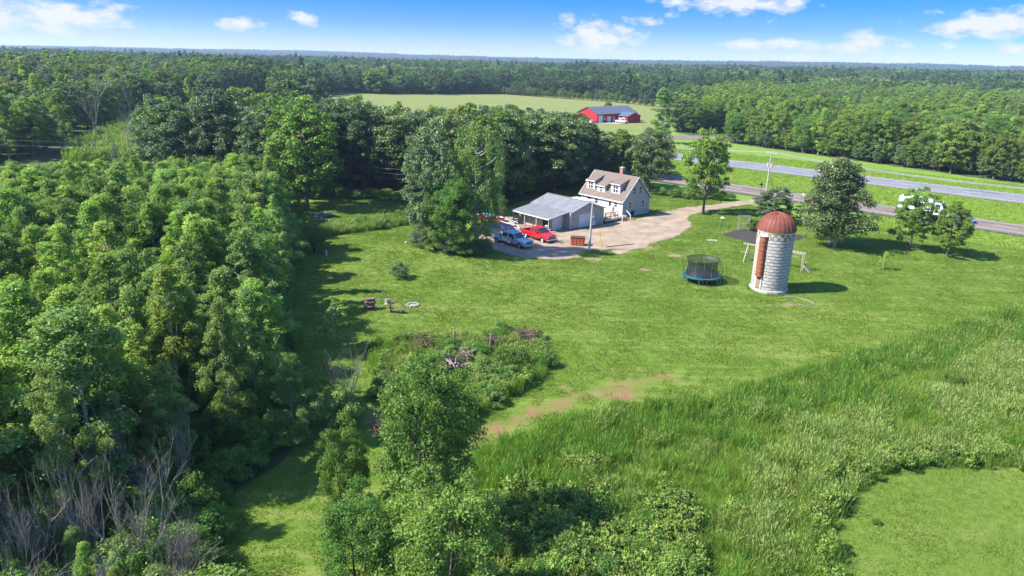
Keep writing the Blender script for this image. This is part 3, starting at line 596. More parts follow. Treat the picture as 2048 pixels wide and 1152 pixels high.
pplant('elder', 'box_elder_tree', 'low dark bushy tree at the ditch left of the mound', 'tree', 628, 505, 452, 74, var=2)
pplant('shrub', 'willow_shrub', 'lone silvery shrub in the middle of the lawn on the mound slope', 'shrub', 799, 557, 521, 46, var=2)
pplant('deadbrush', 'dead_shrub', 'grey leafless shrub between the shaded lawn and the brush island', 'shrub', 690, 838, 722, 120, var=0)
pplant('shrub', 'leafy_shrub', 'dark leafy shrub growing at the foot of the grey dead shrub', 'shrub', 676, 850, 768, 110, var=1)
pplant('dead', 'dead_tree', 'bare dead tree standing at the edge of the far left meadow', 'dead tree', 262, 318, 216, 50, var=0)
pplant('dead', 'dead_tree', 'forked dead tree among the dark woods left of the meadow', 'dead tree', 190, 320, 178, 60, var=1)
pplant('spruce', 'blue_spruce', 'small blue spruce showing its tip above the left young wood', 'tree', 240, 372, 284, 50)
pplant('aspen', 'aspen_tree', 'tall aspen with a long white trunk in the thick of the left wood', 'tree', 340, 800, 520, 120, var=0)
pplant('aspen', 'aspen_tree', 'aspen with white trunk showing low beside the dead twigs at bottom left', 'tree', 160, 1100, 760, 150, var=2)
for i, (px, py, ty, wp, lb) in enumerate([(255, 1010, 840, 70, 'reddish bare dead sapling left of the pale foreground aspen'), (300, 1180, 985, 150, 'grey bare brush at the bottom edge beside the mown strip'), (378, 1000, 845, 60, 'reddish bare dead sapling close behind the pale foreground aspen'),
                                     (60, 1200, 1010, 130, 'grey bare brush at the bottom left corner'), (190, 1150, 970, 110, 'tangled grey twigs left of the bottom edge brush'), (380, 1180, 1040, 90, 'spreading bare twigs reaching over the mown strip')]):
    pplant('deadbrush', 'dead_brush', lb, 'dead shrub', px, py, ty, wp, var=i)
# ------------------------------------------------------------------ woods: the 300 largest are single trees, the rest one mass each
CAND = []
def wood(poly, sp, seed, kinds, h0, h1, label_of, group, skip=None, wide=(.85, 1.2), cap=None):
    x, y = jgrid(poly, sp, seed); rg = np.random.default_rng(seed+1)
    for i in range(len(x)):
        k = kinds[int(rg.integers(len(kinds)))]; h = float(rg.uniform(h0, h1)); w_ = float(rg.uniform(*wide)); v = int(rg.integers(3))
        if cap: h = min(h, cap(x[i], y[i])*float(rg.uniform(.86, 1.04)))
        if k == 'elder' and 'young' in label_of and math.hypot(x[i], y[i]) < 64: k = 'aspen'
        if h < 3 or (skip is not None and skip(x[i], y[i])): continue
        if any((x[i]-a)**2+(y[i]-b)**2 < (r+.8)**2 for a, b, r in MANUAL): continue
        CAND.append((float(x[i]), float(y[i]), h, k, w_, v, label_of, group))
KN = {'aspen': ('aspen_tree', 'slender aspen'), 'poplar': ('poplar_tree', 'light green poplar'), 'elder': ('box_elder_tree', 'bushy box elder'), 'oak': ('oak_tree', 'dark oak'), 'silver': ('ash_tree', 'silvery green tree'), 'maple': ('maple_tree', 'round-crowned maple')}
near_scrub = lambda x, y: (y < 34 and x > -27) or (y < 42 and x > -20.5) or any(math.hypot(x-a, y-b) < 3.6 for a, b in (ground_at(470, 905), ground_at(590, 888), ground_at(160, 1100)))
dens = lambda x, y: edge_dist(Z_WOODL, np.array([x]), np.array([y]))[0] < .7
wood(Z_WOODL, 3.1, 5, ['aspen', 'aspen', 'poplar', 'poplar', 'elder', 'aspen', 'poplar', 'poplar'], 6.6, 12.2, 'crowded in the dense young wood on the left', 'trees of the left young wood', lambda x, y: dens(x, y) or near_scrub(x, y), (.95, 1.4), lambda x, y: 25*(1-math.hypot(x, y)/190))
wood(Z_WOODM, 5.2, 6, ['oak', 'silver', 'silver', 'maple', 'maple', 'oak'], 14, 18.5, 'in the tree belt behind the garage and house', 'trees of the belt behind the house', lambda x, y: math.hypot(x-16.5, y-122) < 11 or math.hypot(x-8, y-113.5) < 9.5 or (x > 17 and y < 143), cap=lambda x, y: 25*(1-math.hypot(x, y)/(262 if x > .1*y else (400 if x > -.2*y else 600))))
wood(Z_WOODB, 7.5, 7, ['oak', 'maple', 'maple', 'silver', 'poplar'], 11, 16, 'in the back wood around the far left meadow', 'trees of the far left wood', lambda x, y: y > 420)
wood(Z_WOODR, 6.6, 8, ['maple', 'poplar', 'poplar', 'oak', 'maple', 'elder', 'maple'], 8, 14, 'in the wood beyond the far side of the highway', 'trees of the wood across the highway', lambda x, y: HN[0]*x+HN[1]*y < 194 or (HN[0]*x+HN[1]*y > 0 and 45 < x < 185 and 246 < y < 271), (.9, 1.3))
EDGE_L = WP([(415, 1060), (440, 1000), (550, 925), (630, 835), (590, 740), (572, 690), (562, 610), (575, 510), (560, 440)])
def build_woods():
    c = [q for q in CAND if bool(inview(q[0], q[1], q[2]*.6, 420, 700))]
    vis = lambda q: float(inview(q[0], q[1], q[2]*.8, 20, 60))*q[2]/math.hypot(q[0], q[1], 15)
    # a tree wholly behind nearer crowns shows little: halve the rank of those deep inside the left wood's far shade
    c.sort(key=lambda q: -vis(q)); nman = sum(1 for o in COL.objects if o.get('category') == 'tree'); ni = 296-nman
    for q in c[:ni]:
        x, y, h, k, w_, v, lab, grp = q; nm, desc = KN[k]
        if 'left' in grp and 'young' in grp:
            dist = math.hypot(x, y); ed = edge_dist(EDGE_L, np.array([x]), np.array([y]), False)[0]
            lab = 'on the lawn side edge of the left young wood' if ed < 6 else ('in the nearest part of the left young wood' if dist < 52 else ('in the middle of the left young wood' if dist < 88 else 'at the far end of the left young wood'))
        if k == 'elder' and 'young' in grp: w_ *= .8
        plant(k, nm, desc+' '+lab, 'tree', x, y, h, w_, desc+'s '+lab, None, v)
    rest = c[ni:]; order = [(k, i) for k in ('aspen', 'poplar', 'elder', 'oak', 'silver', 'maple') for i in range(len(T[k]))]; objs = [proto_tree_ob(T[k][i], k) for k, i in order]
    if rest:
        P = [(q[0], q[1], float(H(q[0], q[1]))) for q in rest]; ix = [order.index((q[3], q[5] % len(T[q[3]]))) for q in rest]
        s = np.array([q[2]/T[q[3]][0][2] for q in rest]); ws = np.array([q[4] for q in rest])
        scatter('woodland', 'remaining broadleaf trees closing the woods around the farmstead', P, ix, s*ws, objs, zscl=s)
build_woods()
def fbm(x, y, s, seed):
    rg = np.random.default_rng(seed); v = 0
    for o in range(4):
        a, b, c = rg.uniform(0, 6.28, 3); f = s*1.9**o; v = v+np.sin(x*f*math.cos(a)+y*f*math.sin(a)+b)*np.sin(-x*f*math.sin(a)*1.1+y*f*math.cos(a)+c)/1.6**o
    return v/1.8
FARP = [make_tree(200+i, 'broad', 13, 10+i, .2, 1500, M[['l_far', 'l_far2', 'l_far3'][i % 3]], .95, BK, 44, .14, tr=.2, tintvar=.5) for i in range(6)]+[make_tree(206, 'cone', 15, 7, .2, 1200, M['l_far3'], .9, BK, 34, .16, tr=.2, tintvar=.5)]
def patch(seed):
    rg = np.random.default_rng(seed); L = [(rg.uniform(-24, 24), rg.uniform(-24, 24), rg.uniform(6, 10), rg.uniform(4, 6.5), rg.uniform(4, 6)) for _ in range(40)]
    v, f, t = lump_leaves(rg, L, 3200, 3.4, .55, .4, 0, .8); return mesh_np('canopy', v, f, M['l_far3'], t)
def far_forest():
    rg = np.random.default_rng(77); out = []
    def ring(r0, r1, sp, seed):
        x, y = jgrid([(-.95*r1, r0*.4), (.95*r1, r0*.4), (.95*r1, r1), (-.95*r1, r1)], sp, seed); r = np.hypot(x, y); k = (r > r0) & (r < r1) & (np.abs(x) < .84*y+30); return x[k], y[k]
    x, y = [np.concatenate(q) for q in zip(ring(240, 800, 7.2, 1), ring(800, 1700, 10.5, 2))]
    ok = ~inside(Z_FIELD, x, y) & ~inside(Z_WHITE, x, y) & ~inside(Z_WOODB, x, y) & ~inside(Z_WOODR, x, y) & ~inside(Z_CLEAR, x, y)
    nn = HN[0]*x+HN[1]*y; ok &= ~((nn < 194) & (nn > 128)) & ~((y < 500) & (x > -60) & (x < 75) & (nn < 420)) & ~inside([(-280, 250), (-60, 130), (60, 180), (75, 300), (60, 480), (-110, 480), (-112, 300)], x, y)
    ok &= ~((x > 30) & (x < 190) & (y > 244) & (y < 273))
    x, y = x[ok], y[ok]; n = len(x); s = rg.uniform(.6, 1.3, n)*(1+.18*fbm(x, y, .02, 92))*np.where(np.hypot(x, y) > 800, 1.15, 1.0)
    scatter('forest', 'mixed broadleaf forest stretching away behind the hay field and farmstead', np.stack([x, y, H(x, y)], -1), np.where(rg.uniform(0, 1, n) < .07, 6, (np.where(fbm(x, y, .012, 90)+rg.normal(0, .35, n) > .35, 1, np.where(fbm(x, y, .009, 91)+rg.normal(0, .35, n) > .1, 2, 0))+3*rg.integers(0, 2, n))), s*rg.uniform(.9, 1.3, n), [proto_tree_ob(t, 'far') for t in FARP], zscl=s)
    x, y = [np.concatenate(q) for q in zip(ring(1700, 3600, 36, 3), ring(3600, 9500, 52, 4))]; n = len(x)
    s = rg.uniform(.9, 1.2, n)*np.where(np.hypot(x, y) > 3600, 1.4, 1)
    scatter('distant_forest', 'distant forest canopy running to the horizon', np.stack([x, y, H(x, y)], -1), rg.integers(0, 3, n), s, [patch(300+i) for i in range(3)], zscl=s*rg.uniform(.7, 1.25, n))
far_forest()
# ------------------------------------------------------------------ grasses and brush
def grasses():
    rg = np.random.default_rng(9)
    lush = [blades('lush_grass', 1+i, 80, .44, .4, .9, .022, M['g_lush'], .5) for i in range(2)]
    deep = [blades('reed', 5+i, 85, .42, .6, 1.2, .024, M['g_deep'], .3, 8, M['g_lush']) for i in range(2)]
    pale = [blades('seed_grass', 9+i, 80, .46, .6, 1.15, .022, M['g_lush'], .45, 40, M['g_pale'], (.14, .03)) for i in range(2)]
    weed = []
    for i in range(2):
        r2 = np.random.default_rng(40+i); L = [(r2.uniform(-.4, .4), r2.uniform(-.4, .4), r2.uniform(.4, .95), .22, .24) for _ in range(12)]
        v, f, t = lump_leaves(r2, L, 420, .12, .5); weed.append(mesh_np('weed', v, f, M['l_bramble'], t))
    pr = lush+deep+pale+weed
    x, y = jgrid(Z_TALL, .52, 11, .5); k = ~inside(Z_DISC, x, y) & inview(x, y, .5, 700, 900); x, y = x[k], y[k]
    n = len(x); a = fbm(x, y, .16, 1)+fbm(x, y, .6, 2)*.5; ed = edge_dist(Z_TALL, x, y); ed2 = edge_dist(Z_DISC, x, y)
    # which plant grows where: reeds along the mown edges, seeding grass in the middle, leafy weeds low down
    ty = np.where(a > .12, 4, np.where(a > -.35, 0, 2)); ty = np.where((ed < 5+2*fbm(x, y, .3, 4)) & (rg.uniform(0, 1, n) < .75), 2, ty)
    dx, dy = ground_at(1150, 1120); wz = np.exp(-(((x-dx)/9)**2+((y-dy)/8)**2))+.45*fbm(x, y, .5, 6); ty = np.where((wz > .52) | ((ed2 < 1.6) & (rg.uniform(0, 1, n) < .5)), 6, ty)
    ty = np.where(rg.uniform(0, 1, n) < .12, rg.choice([0, 2, 4], n), ty)
    ix = ty+rg.integers(0, 2, n); s = rg.uniform(.7, 1.2, n)*(1+.28*fbm(x, y, .9, 8)+.15*fbm(x, y, .25, 18)); s = np.where(ed < .8, s*.75, s)
    scatter('tall_grass', 'tall seeding grass and weeds left unmown round the mown circle', np.stack([x, y, H(x, y)], -1), ix, s, pr, tilt=.1)
    # brush island and ditch
    X = []; 
    for Z, sd in ((Z_ISLAND, 12), (Z_DITCH, 13)):
        x, y = jgrid(Z, .6, sd); X.append((x, y))
    an = np.linspace(0, 6.28, 34); X.append((29.95+2.35*np.cos(an), 79.3+2.35*np.sin(an)))
    x = np.concatenate([q[0] for q in X]); y = np.concatenate([q[1] for q in X]); n = len(x)
    scatter('undergrowth', 'rank grass and weeds covering the brush island and the ditch', np.stack([x, y, H(x, y)], -1), np.where(fbm(x, y, .5, 3) > 0, 4, 0)+rg.choice([0, 1, 2, 3], n), np.where(np.arange(n) >= n-34, rg.uniform(.2, .5, n), rg.uniform(.7, 1.25, n)), pr)
    # thickets hiding the feet of the far woods
    th = [proto_tree_ob(T[k][i], k) for k, i in (('maple', 0), ('maple', 1), ('silver', 0), ('oak', 1))]
    X = []; Y = []
    for Z, sd in ((Z_WOODR, 50), (Z_WOODM, 51), (Z_WOODB, 52)):
        x, y = jgrid([(a, b) for a, b in Z], 2.6, sd); k = (edge_dist(Z, x, y) < 5) & inview(x, y, 2, 50, 50) & (HN[0]*x+HN[1]*y > 100) & ~(inside(Z_YARD, x, y) & (y < 128)) & ~((x > 40) & (x < 190) & (y > 244) & (y < 273)) & ~((HN[0]*x+HN[1]*y > 128) & (HN[0]*x+HN[1]*y < 193)); X.append(x[k]); Y.append(y[k])
    fx = np.linspace(-112, 80, 70); fy = np.interp(fx, [-112, -12, 60, 80], [486, 540, 470, 430])
    x = np.concatenate(X+[fx, fx+1.4]); y = np.concatenate(Y+[fy+3, fy+6]); n = len(x)
    scatter('undergrowth', 'thicket of low branches and bushes along the far wood edges', np.stack([x, y, H(x, y)], -1), rg.integers(0, 4, n), rg.uniform(.24, .46, n), th)
    x, y = jgrid(Z_WOODL, 2.1, 53); k = inview(x, y, 2, 100, 100) & (edge_dist(Z_WOODL, x, y) > 1.5); x, y = x[k], y[k]; n = len(x)
    scatter('undergrowth', 'leafy understorey filling the left young wood between the trunks', np.stack([x, y, H(x, y)], -1), rg.integers(0, 4, n), rg.uniform(.28, .62, n)*np.where(np.hypot(x, y) < 45, .7, 1), [proto_tree_ob(T['elder'][0], 'a'), proto_tree_ob(T['poplar'][1], 'b'), proto_tree_ob(T['aspen'][2], 'c'), proto_tree_ob(T['elder'][2], 'd')])
    # wood floor weeds, only along the front edge of the left wood
    x, y = jgrid(Z_WOODL, 1.0, 14); k = (edge_dist(Z_WOODL, x, y) < 6) & inview(x, y, 1, 100, 100); x, y = x[k], y[k]; n = len(x)
    scatter('undergrowth', 'leafy weeds under the edge of the left wood', np.stack([x, y, H(x, y)], -1), rg.choice([0, 1, 6, 7, 6, 7], n), rg.uniform(.7, 1.4, n), pr)
    # mown lawn: short tufts
    tuft = [blades('lawn_tuft', 60+i, 26, .34, .05, .13, .03, M['g_lawn'], .6) for i in range(3)]
    xs = []; ys = []
    for Z, sd, sp in ((Z_LAWN, 15, .42), (Z_DISC, 16, .36)):
        x, y = jgrid(Z, sp, sd, .5); k = inview(x, y, 0, 500, 700) & ~inside(Z_DRIVE, x, y) & ~inside(Z_ISLAND, x, y) & ~inside(Z_MULCH, x, y) & (np.hypot(x, y) < 190)
        dd = dirt_f(x, y)+.5*fbm(x, y, 1.2, 7) > .62; k &= ~dd; k &= fbm(x, y, .8, 17) > -.75; xs.append(x[k]); ys.append(y[k])
    x, y = np.concatenate(xs), np.concatenate(ys); n = len(x)
    scatter('lawn_grass', 'short mown lawn grass', np.stack([x, y, H(x, y)+.02], -1), rg.integers(0, 3, n), rg.uniform(.7, 1.3, n)*(1+.35*fbm(x, y, .5, 21))*np.where(inside(Z_DISC, x, y), .75, 1), tuft)
    vt = [blades('verge_tuft', 70+i, 34, .6, .08, .26, .06, M['g_verge'], .5) for i in range(2)]
    xs = []; ys = []
    for n0, n1, t0, t1, sd in ((146.6, 170, -150, 90, 1), (184, 199, -150, 110, 2), (124, 135.2, -40, 60, 3)):
        x, y = jgrid([hp(n0, t0), hp(n1, t0), hp(n1, t1), hp(n0, t1)], .95, 20+sd); xs.append(x); ys.append(y)
    x, y = np.concatenate(xs), np.concatenate(ys); k = inview(x, y, 0, 60, 50) & ~inside(Z_LAWN, x, y) & ~((x > 25) & (x < 190) & (y > 246) & (y < 271)); x, y = x[k], y[k]; n = len(x)
    scatter('verge_grass', 'rough yellow-green grass on the highway verges and median', np.stack([x, y, H(x, y)], -1), rg.integers(0, 2, n), rg.uniform(.6, 1.2, n), vt)
    x, y = jgrid(Z_CLEAR, 1.7, 30); n = len(x)
    scatter('meadow_brush', 'pale scrub and tall grass covering the far left meadow', np.stack([x, y, H(x, y)], -1), rg.choice([4, 5, 6, 7], n), rg.uniform(1.2, 3.0, n), pr)
grasses()
# shrubs one can count
def shrubs():
    rg = random.Random(4); pts = [('leafy shrub in the brush island', 'shrubs of the brush island', Z_ISLAND, 14, 1.3, 2.5, [0, 1, 1, 0]), ('leafy shrub growing along the ditch behind the mound', 'shrubs along the ditch', Z_DITCH, 14, 1.2, 2.0, [0, 0, 1])]
    for lb, gp, Z, n, h0, h1, vs in pts:
        x, y = jgrid(Z, 2.2, n, .5)
        for i in range(len(x)):
            if rg.random() < .72 and (Z is Z_DITCH or min(math.hypot(x[i]-a, y[i]-b) for a, b in WP([(1052, 694), (985, 704), (903, 760), (932, 740), (845, 712)])) > 1.5): plant('shrub', 'leafy_shrub', lb, 'shrub', float(x[i]), float(y[i]), rg.uniform(h0, h1), rg.uniform(.8, 1.15), gp, None, rg.choice(vs))
    e = WP([(430, 1040), (455, 1000), (560, 925), (640, 830), (600, 760), (580, 690), (575, 640), (565, 560), (590, 500)])
    for i in range(len(e)-1):
        a, b = Vector(e[i]), Vector(e[i+1]); k = max(1, int((b-a).length/1.7))
        for j in range(k):
            p = a.lerp(b, j/k)+Vector((rg.uniform(-2.6, -.6), rg.uniform(-.5, .5))); plant('shrub', 'leafy_shrub', 'leafy shrub skirting the front edge of the left wood', 'shrub', p.x, p.y, rg.uniform(1.5, 2.9), rg.uniform(.8, 1.2), 'shrubs skirting the left wood', None, rg.choice([0, 1, 0]))
    for px, py in [(945, 1150), (1010, 1120), (1080, 1170), (1140, 1130), (1210, 1165), (1290, 1130), (1350, 1175), (1230, 1220), (1120, 1240), (1000, 1220), (1400, 1210)]:
        x, y = ground_at(px, py); plant('shrub', 'leafy_shrub', 'bright leafy shrub rising from the weeds at the bottom edge', 'shrub', x, y, rg.uniform(1.4, 2.3), rg.uniform(.9, 1.2), 'shrubs in the weeds at the bottom', None, 0)
    x, y = ground_at(1905, 775); plant('shrub', 'leafy_shrub', 'yellow-green bush alone in the tall grass above the mown circle', 'shrub', x, y, 1.5, 1.1, None, None, 0)
    x, y = ground_at(1752, 1048); plant('shrub', 'leafy_shrub', 'small green clump left unmown inside the mown circle', 'shrub', x, y, .4, 1.2, None, None, 0)
    for px in range(1330, 1470, 16):
        x, y = ground_at(px+rg.uniform(-5, 5), 396+(px-1330)*.07-rg.uniform(0, 6)); plant('shrub', 'leafy_shrub', 'low bush in the row beside the highway behind the lone maple', 'shrub', x, y, rg.uniform(1.3, 2.2), 1.2, 'roadside bushes behind the maple', None, 0)
    x, y = jgrid([(-27, 34), (-17, 34.5), (-14.5, 31), (-12.5, 26), (-11, 20), (-12, 12), (-27, 12)], 1.75, 61, .5)
    for i in range(len(x)):
        k = rg.random()
        if k < .2: plant('deadbrush', 'dead_brush', 'grey leafless brush in the tangle at the bottom left', 'dead shrub', float(x[i]), float(y[i]), rg.uniform(2.4, 4.6), rg.uniform(.7, 1), 'dead brush of the bottom left tangle', None, i)
        elif k < .93: plant('shrub', 'leafy_shrub', 'leafy shrub in the tangle at the bottom left', 'shrub', float(x[i]), float(y[i]), rg.uniform(1.8, 3.6), rg.uniform(.75, 1.1), 'shrubs of the bottom left tangle', None, rg.choice([0, 1, 0]))
    x, y = jgrid(Z_CLEAR, 9, 41)
    for a, b in zip(x, y): plant('shrub', 'leafy_shrub', 'pale bush scattered over the far left meadow', 'shrub', float(a), float(b), rg.uniform(1.8, 3), 1.2, 'bushes of the far left meadow', None, 0)
    for px, py in [(640, 396), (665, 392), (690, 396), (715, 398), (742, 395), (770, 400), (800, 402), (828, 408), (850, 415)]:
        x, y = ground_at(px, py); plant('shrub', 'leafy_shrub', 'sunlit bush under the trees behind the far fire pit lawn', 'shrub', x, y, rg.uniform(1.8, 3), 1.3, 'bushes behind the fire pit lawn', None, 0)
shrubs()
# ------------------------------------------------------------------ built things: materials
M['white'] = mat('white_siding', (.66, .66, .64), (.58, .58, .56), 2, .7, .1)
M['whitep'] = mat('white_paint', (.64, .64, .62), (.56, .55, .53), 3, .55)
M['sage'] = mat('sage_siding', (.36, .375, .335), (.31, .325, .295), 1.5, .75, .1)
M['tan'] = mat('tan_siding', (.40, .385, .33), (.32, .305, .265), 1.2, .8, .15, stretch=(1, 1, 4))
M['metalroof'] = mat('galvanised_roof', (.25, .255, .26), (.185, .19, .20), .8, .6, 0, metal=.1, spec=.5)
M['shingle'] = mat('brown_shingle', (.205, .16, .13), (.12, .095, .078), 7, .95, .5, bscale=9, detail=8)
M['brick'] = mat('chimney_brick', (.36, .17, .12), (.26, .13, .10), 8, .9, .3, objrand=.2)
M['glass'] = mat('window_glass', (.025, .03, .04), (.05, .06, .08), 1, .08, spec=.8)
M['dark'] = mat('dark_interior', (.02, .02, .02), (.03, .03, .03), 3, .9)
M['wood'] = mat('weathered_wood', (.42, .36, .28), (.28, .235, .18), 5, .85, .2, stretch=(1, 1, .3))
M['greywood'] = mat('grey_pole_wood', (.46, .44, .40), (.30, .28, .25), 4, .9, .3, stretch=(4, 4, .4))
M['redwood'] = mat('stained_deck_wood', (.34, .15, .09), (.26, .12, .08), 4, .8, .2)
M['redpaint'] = mat('red_car_paint', (.50, .008, .018), (.46, .008, .016), 2, .22, spec=.6)
M['silverpaint'] = mat('silver_blue_car_paint', (.46, .52, .58), (.43, .49, .55), 2, .3, metal=.1, spec=.6)
M['bluepaint'] = mat('dark_blue_car_paint', (.015, .035, .12), (.012, .03, .10), 2, .22, spec=.6)
M['blackpaint'] = mat('black_car_paint', (.02, .02, .022), (.03, .03, .03), 2, .25, spec=.6)
M['tyre'] = mat('tyre_rubber', (.02, .02, .02), (.035, .035, .035), 8, .85)
M['chrome'] = mat('bright_metal', (.62, .62, .64), (.5, .5, .52), 5, .3, metal=.8)
M['rustrim'] = mat('rusty_rim', (.36, .2, .14), (.5, .42, .38), 9, .6)
M['lamp'] = mat('clear_lamp', (.7, .7, .68), (.6, .6, .6), 5, .15, spec=.7)
M['orange'] = mat('orange_dumpster_paint', (.50, .13, .05), (.42, .10, .05), 3, .6)
M['rust'] = mat('rust', (.30, .075, .035), (.17, .06, .04), 2, .75, .2, objrand=.22)
M['chute'] = mat('orange_rusted_tin', (.30, .095, .045), (.20, .065, .035), 1.8, .7, .2, objrand=.12)
M['stave'] = mat('whitewashed_concrete', (.50, .475, .44), (.31, .275, .235), 1.6, .9, .4, bscale=10, detail=9, lo=.42, hi=.74, objrand=.10)
M['blocktan'] = mat('tan_block', (.22, .165, .10), (.30, .23, .15), 3, .85, .2, objrand=.15)
M['iron'] = mat('dark_iron_hoop', (.10, .085, .075), (.17, .12, .09), 5, .7)
M['teal'] = mat('teal_padding', (.012, .14, .125), (.015, .10, .095), 4, .6)
M['blackmat'] = mat('black_mat', (.028, .028, .035), (.035, .035, .045), 4, .6)
M['steel'] = mat('dark_steel_tube', (.09, .10, .11), (.06, .06, .07), 4, .4, metal=.5)
M['yellow'] = mat('yellow_marker', (.68, .50, .06), (.6, .42, .05), 4, .6)
M['barnred'] = mat('red_steel_siding', (.42, .018, .022), (.37, .015, .02), 1, .6)
M['barnroof'] = mat('dark_blue_steel_roof', (.10, .115, .15), (.085, .10, .13), 1, .45, spec=.5)
M['cable'] = mat('power_cable', (.34, .34, .35), (.25, .25, .26), 3, .5)
M['stone'] = mat('field_stone', (.27, .245, .21), (.17, .15, .135), 3, .9, .4, objrand=.2)
M['redstone'] = mat('reddish_slab', (.20, .125, .10), (.13, .085, .07), 4, .9, .4, objrand=.25)
M['bluetarp'] = mat('blue_plastic', (.12, .28, .42), (.10, .24, .36), 4, .5)
M['sign'] = mat('purple_sign', (.45, .12, .30), (.55, .25, .4), 9, .6)
def net_mat():
    m = bpy.data.materials.new('black_netting'); m.use_nodes = True; nt = m.node_tree; b = nt.nodes['Principled BSDF']; b.inputs['Base Color'].default_value = (.02, .022, .025, 1)
    t = N(nt, 'ShaderNodeBsdfTransparent'); x = N(nt, 'ShaderNodeMixShader', i_0=.62); nt.links.new(t.outputs[0], x.inputs[1]); nt.links.new(b.outputs[0], x.inputs[2]); nt.links.new(x.outputs[0], nt.nodes['Material Output'].inputs[0]); return m
M['net'] = net_mat()
def dome_mat():
    m = mat('rusted_dome_tin', (.265, .078, .042), (.14, .042, .026), 1.5, .6, .2, objrand=.14, stretch=(1, 1, .5)); nt = m.node_tree; L = nt.links.new; b = nt.nodes['Principled BSDF']; src = b.inputs['Base Color'].links[0].from_socket
    tc = N(nt, 'ShaderNodeTexCoord'); s = N(nt, 'ShaderNodeSeparateXYZ'); L(tc.outputs['Object'], s.inputs[0]); no = N(nt, 'ShaderNodeTexNoise', i_2=2.2, i_3=5.0); L(tc.outputs['Object'], no.inputs[0])
    f = math_n(nt, 'SUBTRACT', math_n(nt, 'ADD', math_n(nt, 'MULTIPLY', no.outputs[0], 1.7), 6.05), s.outputs[2]); f = math_n(nt, 'MULTIPLY', f, 6, True)
    x = N(nt, 'ShaderNodeMixRGB', i_2=(.36, .37, .37, 1)); L(f, x.inputs[0]); L(src, x.inputs[1]); L(x.outputs[0], b.inputs['Base Color']); return m
M['dome'] = dome_mat()
def gz(x, y): return float(H(x, y))
